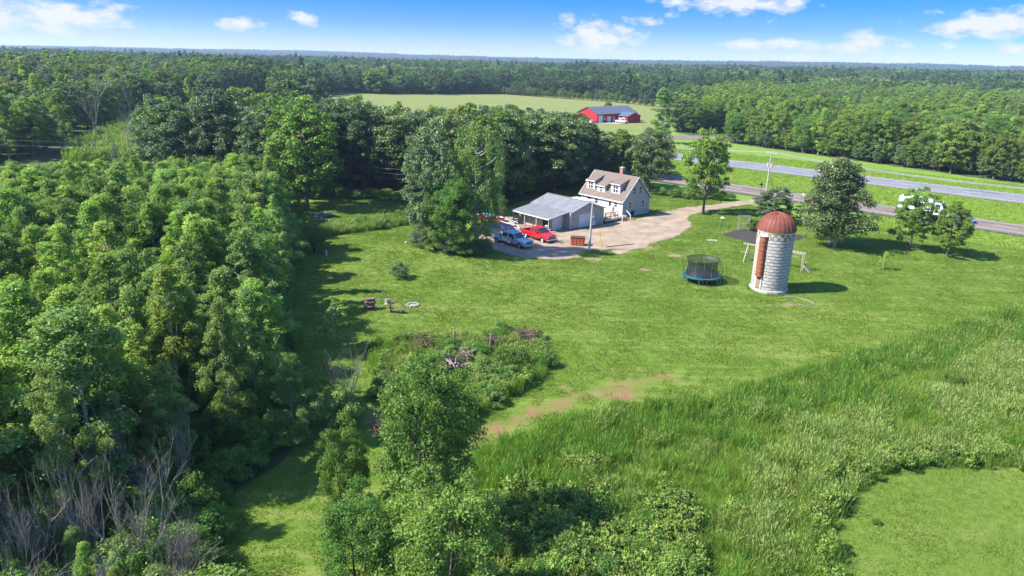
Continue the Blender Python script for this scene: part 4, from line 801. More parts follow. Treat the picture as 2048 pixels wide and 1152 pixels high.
# ------------------------------------------------------------------ silo
def silo():
    cx, cy = 29.95, 79.3; t = thing('silo', 'white concrete stave silo with rusty red dome roof standing on the lawn', 'silo', (cx, cy, gz(cx, cy))); Rr = 2.02
    b = MB(); b.lathe([(0, .0), (2.18, 0), (2.17, .34), (2.1, .44), (1.94, .46)], 40); b.build('foundation', M['concrete'], t)
    b = MB(); b.lathe([(1.92, .4), (1.92, 6.7)], 48); b.build('wall', M['concrete'], t)
    nc, ph = 16, .365; w_ = 2*math.pi/nc
    def seg(r0, r1, z0, z1, aw, n=3, g=.006):
        q = MB(); vs = []; 
        for k in range(n+1):
            a = -aw/2+g+(aw-2*g)*k/n
            vs += [(r0*math.cos(a), r0*math.sin(a), z0), (r1*math.cos(a), r1*math.sin(a), z0), (r1*math.cos(a), r1*math.sin(a), z1), (r0*math.cos(a), r0*math.sin(a), z1)]
        fs = []
        for k in range(n): i = k*4; fs += [(i+1, i+5, i+6, i+2), (i+2, i+6, i+7, i+3), (i, i+4, i+5, i+1)]
        fs += [(0, 1, 2, 3), (n*4+3, n*4+2, n*4+1, n*4)]; q.add(vs, fs); return q
    me = seg(1.91, Rr, 0, ph-.02, w_).build('stave', M['stave'], t); first = True; rg = random.Random(2)
    for r in range(16):
        for c in range(nc):
            o = me if first else link('stave', me.data, t); first = False
            o.location = (0, 0, .5+r*ph); o.rotation_euler = (0, 0, c*w_+(r % 2)*w_/2); s = 1+rg.uniform(-.004, .005); o.scale = (s, s, 1)
    for r in range(17):
        b = MB(); z = .5+r*ph-.01; b.lathe([(Rr-.01, z-.022), (Rr+.022, z-.016), (Rr+.022, z+.016), (Rr-.01, z+.022)], 40); b.build('hoop', M['iron'], t)
    z0 = .5+16*ph; aw = 2*math.pi/36; bl = [seg(1.91, Rr+.01, 0, .35, aw, 2).build('block', M['blocktan'], t), seg(1.91, Rr+.01, 0, .35, aw, 2).build('block', M['stave'], t)]
    us = [0, 0]
    for r in range(2):
        for c in range(36):
            k = (r+c) % 2
            if not us[k]: o = bl[k]; us[k] = 1
            else: o = link('block', bl[k].data, t)
            o.location = (0, 0, z0+r*.36); o.rotation_euler = (0, 0, c*aw)
    b = MB(); zt = z0+.72; b.lathe([(1.9, zt), (Rr+.05, zt), (Rr+.08, zt+.12), (1.9, zt+.14)], 48); b.build('top_ring', M['whitep'], t)
    prof = [(2.11*math.cos(a)**.92, zt+.1+1.98*math.sin(a)) for a in np.linspace(0, 1.45, 11)]; prof[-1] = (.16, zt+2.12); g = 2*math.pi/26
    q = MB(); q.lathe(prof, 2, a0=-g/2, a1=g/2); q.tube([(p[0]*math.cos(g/2)+.01, p[0]*math.sin(g/2), p[1]+.02) for p in prof], .028, 4)
    pn = q.build('roof_panel', M['dome'], t, smooth=True)
    for k in range(1, 26): o = link('roof_panel', pn.data, t); o.rotation_euler = (0, 0, k*g)
    b = MB(); b.lathe([(.24, zt+2.07), (.2, zt+2.18), (.0, zt+2.24)], 12); b.build('roof_cap', M['dome'], t)
    ca = R(214); d = Vector((math.cos(ca), math.sin(ca), 0))
    for k in range(9):
        z = 2.0+k*.515; b = MB(); b.lathe([(.485, 0), (.47, .05), (.47, .5), (.485, .55)], 12, (0, 0, 0), -1.65, 1.65); o = b.build('chute_section', M['chute'], t, smooth=True); o.location = d*2.0+Vector((0, 0, z)); o.rotation_euler = (0, 0, ca)
    b = MB(); b.add([(0, 0, .28)]+[(.54*math.cos(a), .54*math.sin(a), 0) for a in np.linspace(-1.7, 1.7, 13)], [(0, k, k+1) for k in range(1, 13)]); o = b.build('chute_cap', M['stave'], t); o.location = d*2.0+Vector((0, 0, 6.68)); o.rotation_euler = (0, 0, ca)
    def onwall(x, y, z, r=Rr): a = ca+y/r; return Vector((math.cos(a)*(r+x), math.sin(a)*(r+x), z))
    b = MB(); b.box((0, 0, 0), (.06, .62, 1.45)); o = b.build('door', M['blocktan'], t); o.location = onwall(.03, 0, 1.3); o.rotation_euler = (0, 0, ca)
    b = MB()
    for s in (-1, 1): b.box((0, s*.36, 0), (.1, .1, 1.6))
    b.box((0, 0, .80), (.1, .8, .1)); o = b.build('door_frame', M['whitep'], t); o.location = onwall(.03, 0, 1.3); o.rotation_euler = (0, 0, ca)
    b = MB(); b.box((0, 0, 0), (.05, .55, .3)); o = b.build('hatch', M['dark'], t); o.location = onwall(.03, 0, 2.22); o.rotation_euler = (0, 0, ca)
silo()
# ------------------------------------------------------------------ windows
def window(parent, c, wd, ht, rz, name='window', panes=2, vert=False, frame=None):
    """double-hung window; local frame lies in x-z plane facing -y, turned by rz"""
    f = MB(); t = .09
    for s in (-1, 1): f.box((s*(wd/2), 0, 0), (t, .07, ht+t))
    for s in (-1, 1): f.box((0, 0, s*ht/2), (wd-t-.004, .066, t))
    if vert: f.box((0, 0, 0), (t*.8, .06, ht-t-.004))
    else: f.box((0, 0, 0), (wd-t-.004, .06, t*.75))
    o = f.build(name, frame or M['whitep'], parent); o.location = c; o.rotation_euler = (0, 0, rz)
    for s in (-1, 1):
        p = MB()
        if vert: p.box((s*wd/4, .012, 0), (wd/2-t*.9, .03, ht-t))
        else: p.box((0, .012, s*ht/4), (wd-t, .03, ht/2-t*.9))
        p.build('pane', M['glass'], o)
    return o
def lap(b, x0, x1, z0, z1, y, step=.16, top=None):
    """lap boards on a wall in the x-z plane facing -y; top(z)->(xa,xb) clips gables"""
    z = z0
    while z < z1-1e-3:
        h = min(step, z1-z); a0, b0 = top(z) if top else (x0, x1); a1, b1 = top(z+h) if top else (x0, x1)
        if b0-a0 > .02:
            b.add([(a0, y-.03, z), (b0, y-.03, z), (b1, y-.006, z+h), (a1, y-.006, z+h), (a0, y, z), (b0, y, z)], [(0, 1, 2, 3), (4, 5, 1, 0)])
        z += h
def house():
    c = (18.15, 117.45); t = thing('house', 'two-storey grey and white farmhouse with brown roof and three dormers', 'house', (c[0], c[1], gz(*c)), R(41)); W_, Ln, Ee, Rg = 6.95, 9.6, 2.9, 6.45; sl_ = (Rg-Ee)/(W_/2)
    b = MB(); b.prism([(0.02, 0), (W_-.02, 0), (W_-.02, Ee), (W_/2, Rg-.03), (.02, Ee)], 'y', .03, Ln-.03); b.build('wall_core', M['sage'], t)
    b = MB(); lap(b, 0, W_, .35, Rg, 0, .15, lambda z: (0, W_) if z <= Ee else ((z-Ee)/sl_, W_-(z-Ee)/sl_)); b.build('gable_wall', M['sage'], t)
    b = MB(); lap(b, 0, Ln, .3, Ee, 0, .15); o = b.build('front_wall', M['white'], t); o.rotation_euler = (0, 0, -math.pi/2); o.location = (0, Ln, 0)
    b = MB(); b.box((W_/2, -.012, .17), (W_+.04, .06, .34)); b.box((-.012, Ln/2, .15), (.06, Ln, .30)); b.build('foundation_strip', mat('pale_blue_foundation', (.45, .52, .60), (.4, .46, .52), 2), t)
    b = MB()
    for x, y in ((0, -.03), (W_, -.03)): b.box((x, y, Ee/2+.15), (.10, .05, Ee-.3))
    b.box((-.03, .02, Ee/2+.15), (.05, .12, Ee-.3)); b.build('corner_trim', M['whitep'], t)
    ov, th = .32, .12
    for s, nm in ((-1, 'roof'), (1, 'roof')):
        x0 = -ov if s < 0 else W_+ov; z0 = Ee-ov*sl_; q = MB(); q.prism([(x0, z0), (W_/2, Rg), (W_/2, Rg+th*1.3), (x0, z0+th*1.3)], 'y', -.3, Ln+.3); r_ = q.build(nm, M['shingle'], t)
    b = MB()
    for y in (-.33, Ln+.33):
        for s in (-1, 1):
            x0 = W_/2+s*(W_/2+ov); b.bar((x0, y, Ee-ov*sl_+.04), (W_/2, y, Rg+.06), .05, .15)
    for x in (-ov-.03, W_+ov+.03): b.box((x, Ln/2, Ee-ov*sl_+.06), (.06, Ln+.6, .2))
    b.build('fascia', M['whitep'], t)
    k = MB(); k.box((W_/2+.45, 3.9, Rg+.35), (.62, .62, 1.5)); ch = k.build('chimney', M['brick'], t)
    k = MB(); k.box((W_/2+.45, 3.9, Rg+1.14), (.74, .74, .1)); k.box((W_/2+.45, 3.9, Rg+1.25), (.3, .3, .2)); k.build('chimney_cap', M['concrete'], ch)
    for y0, y1, xf, zt, ww, wh, lab in ((1.35, 3.25, .72, 5.25, 1.15, 1.15, None), (4.55, 6.35, .55, 4.55, .55, .78, None), (7.1, 9.0, .72, 5.1, 1.1, 1.1, None)):
        zr = Ee+xf*sl_; xr = 3.05 if zt > 5 else 2.5; zr2 = Ee+xr*sl_; d = MB(); d.prism([(xf, zr-.1), (xf, zt), (xr, zr2), (xr, zr2-.3)], 'y', y0, y1); o = d.build('dormer', [M['sage']], t)
        f = MB(); f.box((xf-.02, (y0+y1)/2, (zr+zt)/2), (.05, y1-y0+.02, zt-zr)); f.build('dormer_front', M['white'], o)
        f = MB(); f.prism([(xf-.28, zt-.06), (xr+.1, zr2+.06), (xr+.1, zr2+.16), (xf-.28, zt+.06)], 'y', y0-.16, y1+.16); f.build('dormer_roof', M['shingle'], o)
        f = MB(); f.box((xf-.3, (y0+y1)/2, zt), (.05, y1-y0+.34, .14)); f.build('dormer_fascia', M['whitep'], o)
        f = MB(); zc = (zr+zt)/2+.02; f.mi = 0; n = 2 if ww > .8 else 1
        for j in range(n):
            yc = (y0+y1)/2+(j-.5*(n-1))*ww/n; w1 = ww/n
            f.mi = 0; f.box((xf-.07, yc, zc), (.04, w1, wh)); f.mi = 1
            for s in (-1, 1): f.box((xf-.085, yc, zc+s*wh/4), (.04, w1-.14, wh/2-.12))
        f.build('dormer_window', [M['whitep'], M['glass']], o)
    for x, z, ww, wh in ((2.75, 4.25, .72, 1.3), (4.25, 4.3, .72, 1.3), (1.8, 1.95, .95, 1.0), (5.15, 1.85, .76, 1.25)): window(t, (x, -.06, z), ww, wh, 0)
    b = MB(); b.tube([(3.7, -.09, 5.75), (3.7, -.09, 1.2)], .035, 6); b.box((3.7, -.12, 1.05), (.22, .16, .4)); b.tube([(3.7, -.09, .85), (3.7, -.09, .3)], .03, 6); b.tube([(3.75, -.12, 5.7), (3.9, -.25, 5.8), (3.8, -.1, 5.5)], .03, 5); b.build('meter_conduit', M['whitep'], t)
    b = MB(); b.lathe([(.0, 0), (.4, .03), (.42, .16), (.0, .2)], 16); o = b.build('dark_disc', M['dark'], t); o.rotation_euler = (R(90), 0, 0); o.location = (2.55, -.03, .55)  # plain dark round object standing against the foot of the gable
    window(t, (-.05, 1.45, 2.0), .72, .82, -math.pi/2)
    d = MB(); d.box((-.05, 2.75, 1.42), (.05, .95, 2.1)); dr = d.build('door', M['whitep'], t); d = MB(); d.box((-.085, 2.75, 1.95), (.03, .5, .85)); d.build('pane', M['glass'], dr); d = MB(); d.tube([(-.08, 3.1, 1.35), (-.14, 3.1, 1.35)], .03, 6); d.build('handle', M['chrome'], dr)
    window(t, (-.05, 7.6, 2.0), 1.0, .9, -math.pi/2); window(t, (-.05, 5.9, 2.0), .8, .9, -math.pi/2)
    b = MB(); b.lathe([(.0, .0), (.22, .05), (.24, .09)], 14); b.tube([(0, 0, 0), (.1, 0, -.15), (.1, 0, -.5)], .02, 5); o = b.build('satellite_dish', M['concrete'], t); o.rotation_euler = (0, R(-70), 0); o.location = (-.35, 2.1, 1.75)
    b = MB(); b.box((-.16, 3.3, 2.63), (.25, .2, .16)); b.build('porch_lamp', M['whitep'], t)
house()
def lowaddition():
    c = (18.15, 117.45); t = thing('breezeway', 'low white flat-roofed breezeway between the garage and the house', 'porch', (c[0], c[1], gz(*c)), R(41))
    b = MB(); b.box((-3.3, 7.0, 2.32), (3.0, 4.0, .14)); b.build('roof', M['whitep'], t)
    for x, y in ((-4.6, 5.2), (-2.1, 5.2), (-4.6, 8.8)): b = MB(); b.box((x, y, 1.13), (.12, .12, 2.24)); b.build('post', M['whitep'], t)
    b = MB(); b.box((-3.3, 8.9, 1.1), (2.9, .08, 2.25)); b.build('wall', M['sage'], t)
lowaddition()
def deck():
    c = (18.15, 117.45); t = thing('deck', 'raised wooden deck with reddish railing between the garage and the house', 'deck', (c[0], c[1], gz(*c)), R(41)); x0, x1, y0, y1, z = -5.5, -.06, -1.2, 4.6, .55
    fl = MB()
    n = 40
    for i in range(n): ya = y0+(y1-y0)*i/n; fl.box(((x0+x1)/2, ya+(y1-y0)/n/2, z), (x1-x0, (y1-y0)/n-.015, .04))
    o = fl.build('floor_boards', M['wood'], t); o['kind'] = 'stuff'
    b = MB(); b.box(((x0+x1)/2, y0-.03, z-.16), (x1-x0, .05, .26)); b.build('rim_board', M['whitep'], t); b = MB(); b.box(((x0+x1)/2, y0+.1, .2), (x1-x0, .04, .4)); b.build('skirting', M['dark'], t)
    xs = [x0+.08, -4.2, -3.1, -2.45]
    for x in xs: b = MB(); b.box((x, y0+.02, z+.5), (.1, .1, 1.1)); b.build('post', M['redwood'], t)
    for zz in (.98, .35): b = MB(); b.box(((xs[0]+xs[-1])/2, y0+.02, z+zz+.06), (xs[-1]-xs[0]+.2, .06, .1)); b.build('rail', M['redwood'], t)
    for i in range(3): b = MB(); b.box((-1.35, y0-.2-i*.3, z-.12-i*.16), (1.9, .3, .05)); b.build('step', M['redwood'], t)
    for x in (-2.35, -.35): b = MB(); b.bar((x, y0, z+.95), (x, y0-.95, z+.35), .09); b.box((x, y0-.95, .42), (.1, .1, .9)); b.build('stair_rail', M['whitep'], t)
    # a garden chair and a grill stand on the deck
    q = thing('garden_chair', 'reddish slatted garden chair on the deck beside the house door', 'chair', t.matrix_basis@Vector((-1.5, .8, z+.02)), R(41-60))
    b = MB(); b.box((0, 0, .4), (.55, .5, .05)); b.build('seat', M['redwood'], q)
    for k in range(4): b = MB(); b.box((-.2+k*.135, .26, .72), (.1, .04, .6)); b.build('slat', M['redwood'], q)
    for x in (-.25, .25):
        for y in (-.22, .22): b = MB(); b.box((x, y, .2), (.06, .06, .4)); b.build('leg', M['redwood'], q)
deck()
def garage():
    c = (8.71, 107.55); t = thing('garage', 'tan sided garage with grey ribbed metal roof sweeping down over an open lean-to', 'garage', (c[0], c[1], gz(*c)), R(41)); W_, Ln, Ee, Rg = 7.55, 9.0, 2.68, 3.92; s1 = (Rg-Ee)/(W_/2)
    b = MB(); b.prism([(.02, 0), (W_-.02, 0), (W_-.02, Ee), (W_/2, Rg-.04), (.02, Ee)], 'y', .02, Ln); b.build('wall_core', M['tan'], t)
    b = MB(); lap(b, 0, W_, .0, Rg, 0, .23, lambda z: (0, W_) if z <= Ee else ((z-Ee)/s1, W_-(z-Ee)/s1)); b.build('gable_wall', M['tan'], t)
    b = MB(); lap(b, 0, 1.2, 0, Ee, 0, .23); o = b.build('side_wall', M['tan'], t); o.rotation_euler = (0, 0, -math.pi/2); o.location = (0, 1.2, 0)
    b = MB(); lap(b, 0, 7.7, 0, 2.3, 0, .23); o = b.build('lean_to_side_wall', M['tan'], t); o.rotation_euler = (0, 0, -math.pi/2); o.location = (-2.8, 8.9, 0)
    b = MB(); b.box((-1.42, 1.26, 1.2), (2.7, .08, 2.4)); b.build('lean_to_front_wall', M['tan'], t)
    b = MB(); b.box((-2.84, 2.35, 1.0), (.06, 1.5, 2.0)); b.build('doorway_shade', M['dark'], t)  # near-black panel on the wall, painting the shadow inside the open doorway
    d = MB(); d.box((-1.68, 1.19, 1.04), (1.95, .06, 2.06)); dr = d.build('garage_door', M['whitep'], t)
    for k in range(4):
        d = MB(); d.box((-1.68, 1.145, .3+k*.5), (1.85, .04, .47)); d.build('panel', M['whitep'], dr)
    b = MB(); b.box((-.62, 1.17, 1.15), (.1, .08, 2.3)); b.box((-2.72, 1.17, 1.15), (.1, .08, 2.3)); b.build('door_trim', M['whitep'], t)
    d = MB(); d.box((3.55, -.035, 1.07), (3.2, .05, 2.1)); dr = d.build('garage_door', M['whitep'], t)
    for k in range(4): d = MB(); d.box((3.55, -.075, .3+k*.51), (3.1, .04, .48)); d.build('panel', M['whitep'], dr)
    b = MB()
    for x in (1.9, 5.2): b.box((x, -.05, 1.1), (.1, .09, 2.2))
    b.box((3.55, -.05, 2.2), (3.4, .09, .1)); b.build('door_trim', M['whitep'], t)
    b = MB(); b.box((0.02, -.04, Ee/2), (.09, .05, Ee)); b.box((W_-.02, -.04, Ee/2), (.09, .05, Ee)); b.build('corner_trim', M['whitep'], t)
    b = MB(); b.lathe([(0, -.02), (.27, -.02), (.27, .02), (0, .02)], 18); b.lathe([(.14, .02), (.16, .035), (.24, .035), (.26, .02)], 18); o = b.build('round_sign', M['sign'], t); o.rotation_euler = (R(90), 0, 0); o.location = (.93, -.06, 1.55)
    # roof sheets with standing ribs
    pts = [(-4.25, 2.08), (0, 2.74), (W_/2, Rg+.02), (W_+.3, Ee-.08)]
    def sh(name, a, b_, y0, y1):
        q = MB(); q.prism([a, b_, (b_[0], b_[1]+.05), (a[0], a[1]+.05)], 'y', y0, y1); n = int((y1-y0)/.42)
        for i in range(n+1): y = y0+.03+(y1-y0-.06)*i/n; q.bar((a[0], y, a[1]+.065), (b_[0], y, b_[1]+.065), .04, .035)
        q.build(name, M['metalroof'], t)
    sh('lean_to_roof', pts[0], pts[1], .35, 8.85); sh('roof', pts[1], pts[2], -.32, 9.25); sh('roof', pts[2], pts[3], -.32, 9.25)
    b = MB()
    for a, c_, y in ((pts[1], pts[2], -.35), (pts[2], pts[3], -.35), (pts[0], pts[1], .32)): b.bar((a[0], y, a[1]), (c_[0], y, c_[1]), .05, .17)
    b.box((-4.27, 4.6, 2.05), (.05, 8.5, .16)); b.build('fascia', M['whitep'], t)
    b = MB(); b.box((W_/2, 4.45, Rg+.1), (.3, 9.5, .04)); b.build('ridge_cap', M['metalroof'], t)
    for y in (.55, 3.3, 6.0, 8.7): b = MB(); b.box((-4.0, y, 1.02), (.15, .15, 2.1)); b.build('post', M['wood'], t)
    b = MB(); b.box((-4.0, 4.6, 2.0), (.1, 8.4, .16)); b.build('beam', M['wood'], t)
garage()
def barrel():
    x, y = 5.1, 106.3; t = thing('barrel', 'pale blue plastic barrel at the corner post of the garage lean-to', 'barrel', (x, y, 0)); b = MB(); b.lathe([(0, 0), (.28, 0), (.3, .08), (.29, .3), (.31, .33), (.29, .36), (.29, .6), (.31, .63), (.29, .66), (.3, .85), (.27, .9), (0, .9)], 18); b.build('body', M['bluetarp'], t, smooth=True)
    b = MB(); b.lathe([(0, .92), (.27, .92), (.28, .89)], 18); b.build('lid', M['whitep'], t)
    x, y = 12.55, 110.2; t = thing('storage_tank', 'white rectangular tank standing by the garage wall behind the yard pole', 'tank', (x, y, 0), R(41)); b = MB(); b.box((0, 0, .62), (.7, .4, .75)); b.build('body', M['whitep'], t, bevel=.05)
    for s in (-1, 1): b = MB(); b.box((s*.25, 0, .12), (.06, .3, .26)); b.build('leg', M['steel'], t)
barrel()
# ------------------------------------------------------------------ vehicles
def wheel(parent, x, y, r, w_, rim, side):
    b = MB(); n = 18; prof = [(r*.6, -w_/2), (r*.93, -w_/2), (r, -w_*.32), (r, w_*.32), (r*.93, w_/2), (r*.6, w_/2)]
    b.lathe(prof, n); b.v = [(p[0], p[2], p[1]) for p in b.v]; o = b.build('wheel', M['tyre'], parent); o.location = (x, y, r)
    b = MB(); b.lathe([(0, -.02), (r*.2, -.03), (r*.28, .0), (r*.52, .01), (r*.62, -.03), (r*.62, .06)], n); b.v = [(p[0], side*(w_/2-.05-p[2]), p[1]) for p in b.v]; b.build('rim', rim, o)
    return o
def arch(cx, r, zb, n=7): return [(cx+r*math.cos(a), max(zb, .38+r*math.sin(a))) for a in np.linspace(0, math.pi, n)]
def pickup(label, x, y, rz, paint, name='pickup_truck', rim=None, flare=False, wb=3.95, L=5.85, low=False, box=False):
    t = thing(name, label, 'pickup truck', (x, y, gz(x, y)+.01), rz); rim = rim or M['chrome']; hw = .97; fx = wb/2-.05; rx = -wb/2+.05; xf, xr = fx+.98, rx-1.05; zb = .5
    cabr = rx+.82
    # cab, doors and bonnet as one shell with open wheel arch
    prof = [(cabr, zb), (cabr, 1.22), (fx-.72, 1.22), (xf-.1, 1.10), (xf, .98), (xf, zb)]+arch(fx, .46, zb)
    b = MB(); b.prism(prof, 'y', -hw, hw); body = b.build('body', paint, t, bevel=.035, smooth=True)
    gr = MB(); X0, X1, X2, X3 = cabr+.02, cabr+.12, fx-1.28, fx-.62; z0, z1 = 1.2, 1.86; yi = hw-.17
    vs = [(X0, -hw+.03, z0), (X3, -hw+.03, z0), (X3, hw-.03, z0), (X0, hw-.03, z0), (X1, -yi, z1), (X2, -yi, z1), (X2, yi, z1), (X1, yi, z1)]
    gr.add(vs, [(0, 1, 5, 4), (1, 2, 6, 5), (2, 3, 7, 6), (3, 0, 4, 7), (4, 5, 6, 7)]); gr.build('cab_roof', paint, t)
    def quad(name, p, ins, off, nv):
        p = [Vector(q) for q in p]; cc = sum(p, Vector())/4; p = [cc+(q-cc)*ins+Vector(nv)*off for q in p]; q = MB(); q.add(p, [(0, 1, 2, 3)]); q.build(name, M['glass'], t)
    V = [Vector(v) for v in vs]; quad('windshield', (V[1], V[2], V[6], V[5]), .88, .012, (.6, 0, .5)); quad('rear_window', (V[3], V[0], V[4], V[7]), .8, .012, (-1, 0, .2))
    for s, (a, c, d, e) in ((-1, (V[0], V[1], V[5], V[4])), (1, (V[3], V[2], V[6], V[7]))):
        for f0, f1 in ((.03, .44), (.50, .97)):
            lo0, lo1 = a.lerp(c, f0+.02), a.lerp(c, f1-.04); hi0, hi1 = e.lerp(d, f0), e.lerp(d, f1); quad('side_window', (lo0.lerp(hi0, .08), lo1.lerp(hi1, .08), hi1.lerp(lo1, .14), hi0.lerp(lo0, .14)), .93, .014, (0, s, .25))
    # bed: sides, floor, tailgate
    for s in (-1, 1):
        b = MB(); b.prism([(xr, zb+.05), (xr, 1.2), (cabr-.04, 1.2), (cabr-.04, zb)]+arch(rx, .46, zb), 'y', s*hw, s*(hw-.12)); b.build('bed_side', paint, t, bevel=.02)
        if flare: b = MB(); b.prism([(rx+.75, zb+.08)]+[(rx+.62*math.cos(a), .5+.62*math.sin(a)) for a in np.linspace(.15, math.pi-.15, 8)]+[(rx-.75, zb+.08)]+arch(rx, .46, zb)[::-1], 'y', s*(hw+.0), s*(hw+.17)); b.build('flare', paint, t, bevel=.03)
    b = MB(); b.box(((xr+cabr)/2, 0, .72), (cabr-xr-.1, 2*hw-.24, .06)); b.build('bed_floor', M['dark'], t)
    b = MB(); b.box((xr+.03, 0, .9), (.07, 2*hw-.06, .58)); b.build('tailgate', paint, t, bevel=.015)
    b = MB(); b.box((xf+.05, 0, .52), (.14, 1.9, .22)); b.box((xr-.1, 0, .55), (.14, 1.8, .18)); b.build('bumper', M['chrome'], t, bevel=.02)
    b = MB(); b.box((xf+.01, 0, .84), (.05, 1.12, .32)); b.build('grille', M['steel'], t); b = MB(); b.box((xf+.03, 0, .85), (.04, 1.16, .05)); b.build('grille_bar', M['chrome'], t)
    b = MB(); b.box((xf+.13, 0, .5), (.02, .34, .17)); b.build('number_plate', M['whitep'], t)
    for s in (-1, 1):
        b = MB(); b.box((xf-.01, s*.76, .86), (.06, .32, .24)); b.build('headlight', M['lamp'], t); b = MB(); b.box((xr-.01, s*.86, .95), (.04, .12, .36)); b.build('tail_light', M['barnred'], t)
        b = MB(); b.box((fx-1.0, s*(hw+.14), 1.3), (.12, .22, .24)); b.build('mirror', M['blackpaint'] if paint != M['redpaint'] else paint, t)
        b = MB(); b.box(((fx+rx)/2, s*(hw-.02), .40), (1.9, .16, .07)); b.build('running_board', M['steel'], t)
        for k in (0, 1): b = MB(); b.box((cabr+.8+k*.95, s*(hw+.005), 1.02), (.16, .03, .04)); b.build('door_handle', M['chrome'], t)
        for wx in (fx, rx): wheel(t, wx, s*(hw-.13+(.13 if flare and wx == rx else 0)), .41, .27, rim, s)
    return t
pickup('silver blue crew-cab pickup with wide rear fenders parked nearest the lawn', -.07, 96.2, R(-43), M['silverpaint'], flare=True, wb=4.3, rim=M['rustrim'])
pickup('bright red crew-cab pickup parked in front of the garage lean-to', 3.70, 100.6, R(-51), M['redpaint'], wb=3.75)
pickup('black pickup mostly hidden under the tree behind the silver pickup', -3.6, 102.4, R(-47), M['blackpaint'], wb=3.8)
def car(name, label, x, y, rz, paint, cat='car'):
    t = thing(name, label, cat, (x, y, gz(x, y)+.01), rz); hw = .9
    b = MB(); b.prism([(-2.3, .35), (-2.35, .95), (-1.2, 1.0), (1.0, 1.0), (2.1, .82), (2.3, .6), (2.3, .35)]+[(1.4+.38*math.cos(a), .33+.38*math.sin(a)) for a in np.linspace(0, math.pi, 7)]+[(-1.4+.38*math.cos(a), .33+.38*math.sin(a)) for a in np.linspace(0, math.pi, 7)], 'y', -hw, hw); b.build('body', paint, t, bevel=.04, smooth=True)
    vs = [(-2.2, -.86, .98), (1.1, -.86, .98), (1.1, .86, .98), (-2.2, .86, .98), (-1.8, -.68, 1.55), (.25, -.68, 1.55), (.25, .68, 1.55), (-1.8, .68, 1.55)]
    g = MB(); g.add(vs, [(0, 1, 5, 4), (1, 2, 6, 5), (2, 3, 7, 6), (3, 0, 4, 7)]); g.build('window', M['glass'], t); g = MB(); g.box((-.78, 0, 1.56), (2.1, 1.38, .05)); g.build('roof', paint, t, bevel=.02)
    for xx in (-1.85, -.75, .3):
        for s in (-1, 1): g = MB(); g.bar((xx*1.1+.1 if xx < .2 else 1.08, s*.865, 1.0), (xx, s*.69, 1.55), .07); g.build('pillar', paint, t)
    for s in (-1, 1):
        g = MB(); g.box((2.27, s*.62, .68), (.08, .36, .16)); g.build('headlight', M['lamp'], t); g = MB(); g.box((-2.34, s*.7, .8), (.05, .25, .2)); g.build('tail_light', M['barnred'], t)
        for wx in (1.4, -1.4): wheel(t, wx, s*.78, .33, .22, M['chrome'], s)
    g = MB(); g.box((2.31, 0, .48), (.05, .5, .14)); g.build('number_plate', M['whitep'], t)
    return t
car('parked_car', 'dark blue car parked between the silver pickup and the white trailer', -1.1, 102.6, R(-48), M['bluepaint'])
def trailers():
    t = thing('utility_trailer', 'white railed utility trailer with its drawbar pointing at the red pickup', 'trailer', (-1.0, 108.2, 0), R(-52))
    b = MB(); b.box((0, 0, .6), (3.2, 1.7, .08)); b.build('deck_plate', M['wood'], t)
    for s in (-1, 1):
        b = MB(); b.box((0, s*.83, 1.05), (3.2, .06, .07)); b.build('rail', M['whitep'], t)
        for k in range(5): b = MB(); b.box((-1.55+k*.775, s*.83, .83), (.06, .05, .42)); b.build('rail_post', M['whitep'], t)
        b = MB(); b.bar((1.6, s*.75, .55), (3.1, s*.04, .5), .1, .12); b.build('drawbar', M['whitep'], t)
        b = MB(); b.box((-.1, s*1.02, .72), (1.1, .26, .06)); b.build('mudguard', M['whitep'], t); wheel(t, -.1, s*1.0, .32, .2, M['whitep'], s)
    b = MB(); b.tube([(2.7, .12, .1), (2.7, .12, 1.05)], .04, 6); b.box((2.7, .12, .05), (.18, .18, .06)); b.build('jack', M['whitep'], t)
    t = thing('motor_boat', 'red and white motor boat with a blue windshield beside the trailer under the tree', 'boat', (-3.6, 110.6, .35), R(-40))
    b = MB(); st = [(-2.4, .95, .95), (-1, 1.0, .95), (.6, .95, .95), (1.8, .62, 1.0), (2.7, .06, 1.08)]; vs = []
    for x, hw, z in st: vs += [(x, -hw, z), (x, -hw*.75, .35), (x, 0, .15), (x, hw*.75, .35), (x, hw, z)]
    fs = []
    for i in range(4): fs += [(i*5+k, i*5+k+1, i*5+k+6, i*5+k+5) for k in range(4)]
    fs += [(0, 4, 3, 2, 1)]; b.add(vs, fs); hull = b.build('hull', M['barnred'], t)
    b = MB(); vs = []
    for x, hw, z in st: vs += [(x, -hw, z+.01), (x, hw, z+.01)]
    b.add(vs, [(2*i, 2*i+1, 2*i+3, 2*i+2) for i in range(4)]); b.build('deck', M['whitep'], t)
    b = MB(); b.add([(.9, -.75, 1.0), (.9, .75, 1.0), (.45, .65, 1.5), (.45, -.65, 1.5)], [(0, 1, 2, 3)]); b.add([(.9, -.75, 1.0), (-.4, -.85, 1.0), (-.2, -.7, 1.4), (.45, -.65, 1.5)], [(0, 1, 2, 3)]); b.build('windshield', M['bluetarp'], t)
    b = MB(); b.box((-2.55, 0, .95), (.35, .4, .7)); b.build('outboard_motor', M['blackpaint'], t, bevel=.05)
    b = MB(); b.box((-1, -.4, 1.15), (.5, .5, .4)); b.build('seat', M['whitep'], t, bevel=.04)
    for s in (-1, 1): b = MB(); b.box((-.6, s*.5, .0), (3.5, .1, .1)); b.build('bunk', M['steel'], t)
    for s in (-1, 1):
        q = wheel(t, -.8, s*.95, .3, .2, M['whitep'], s); q.location.z = -.05
trailers()
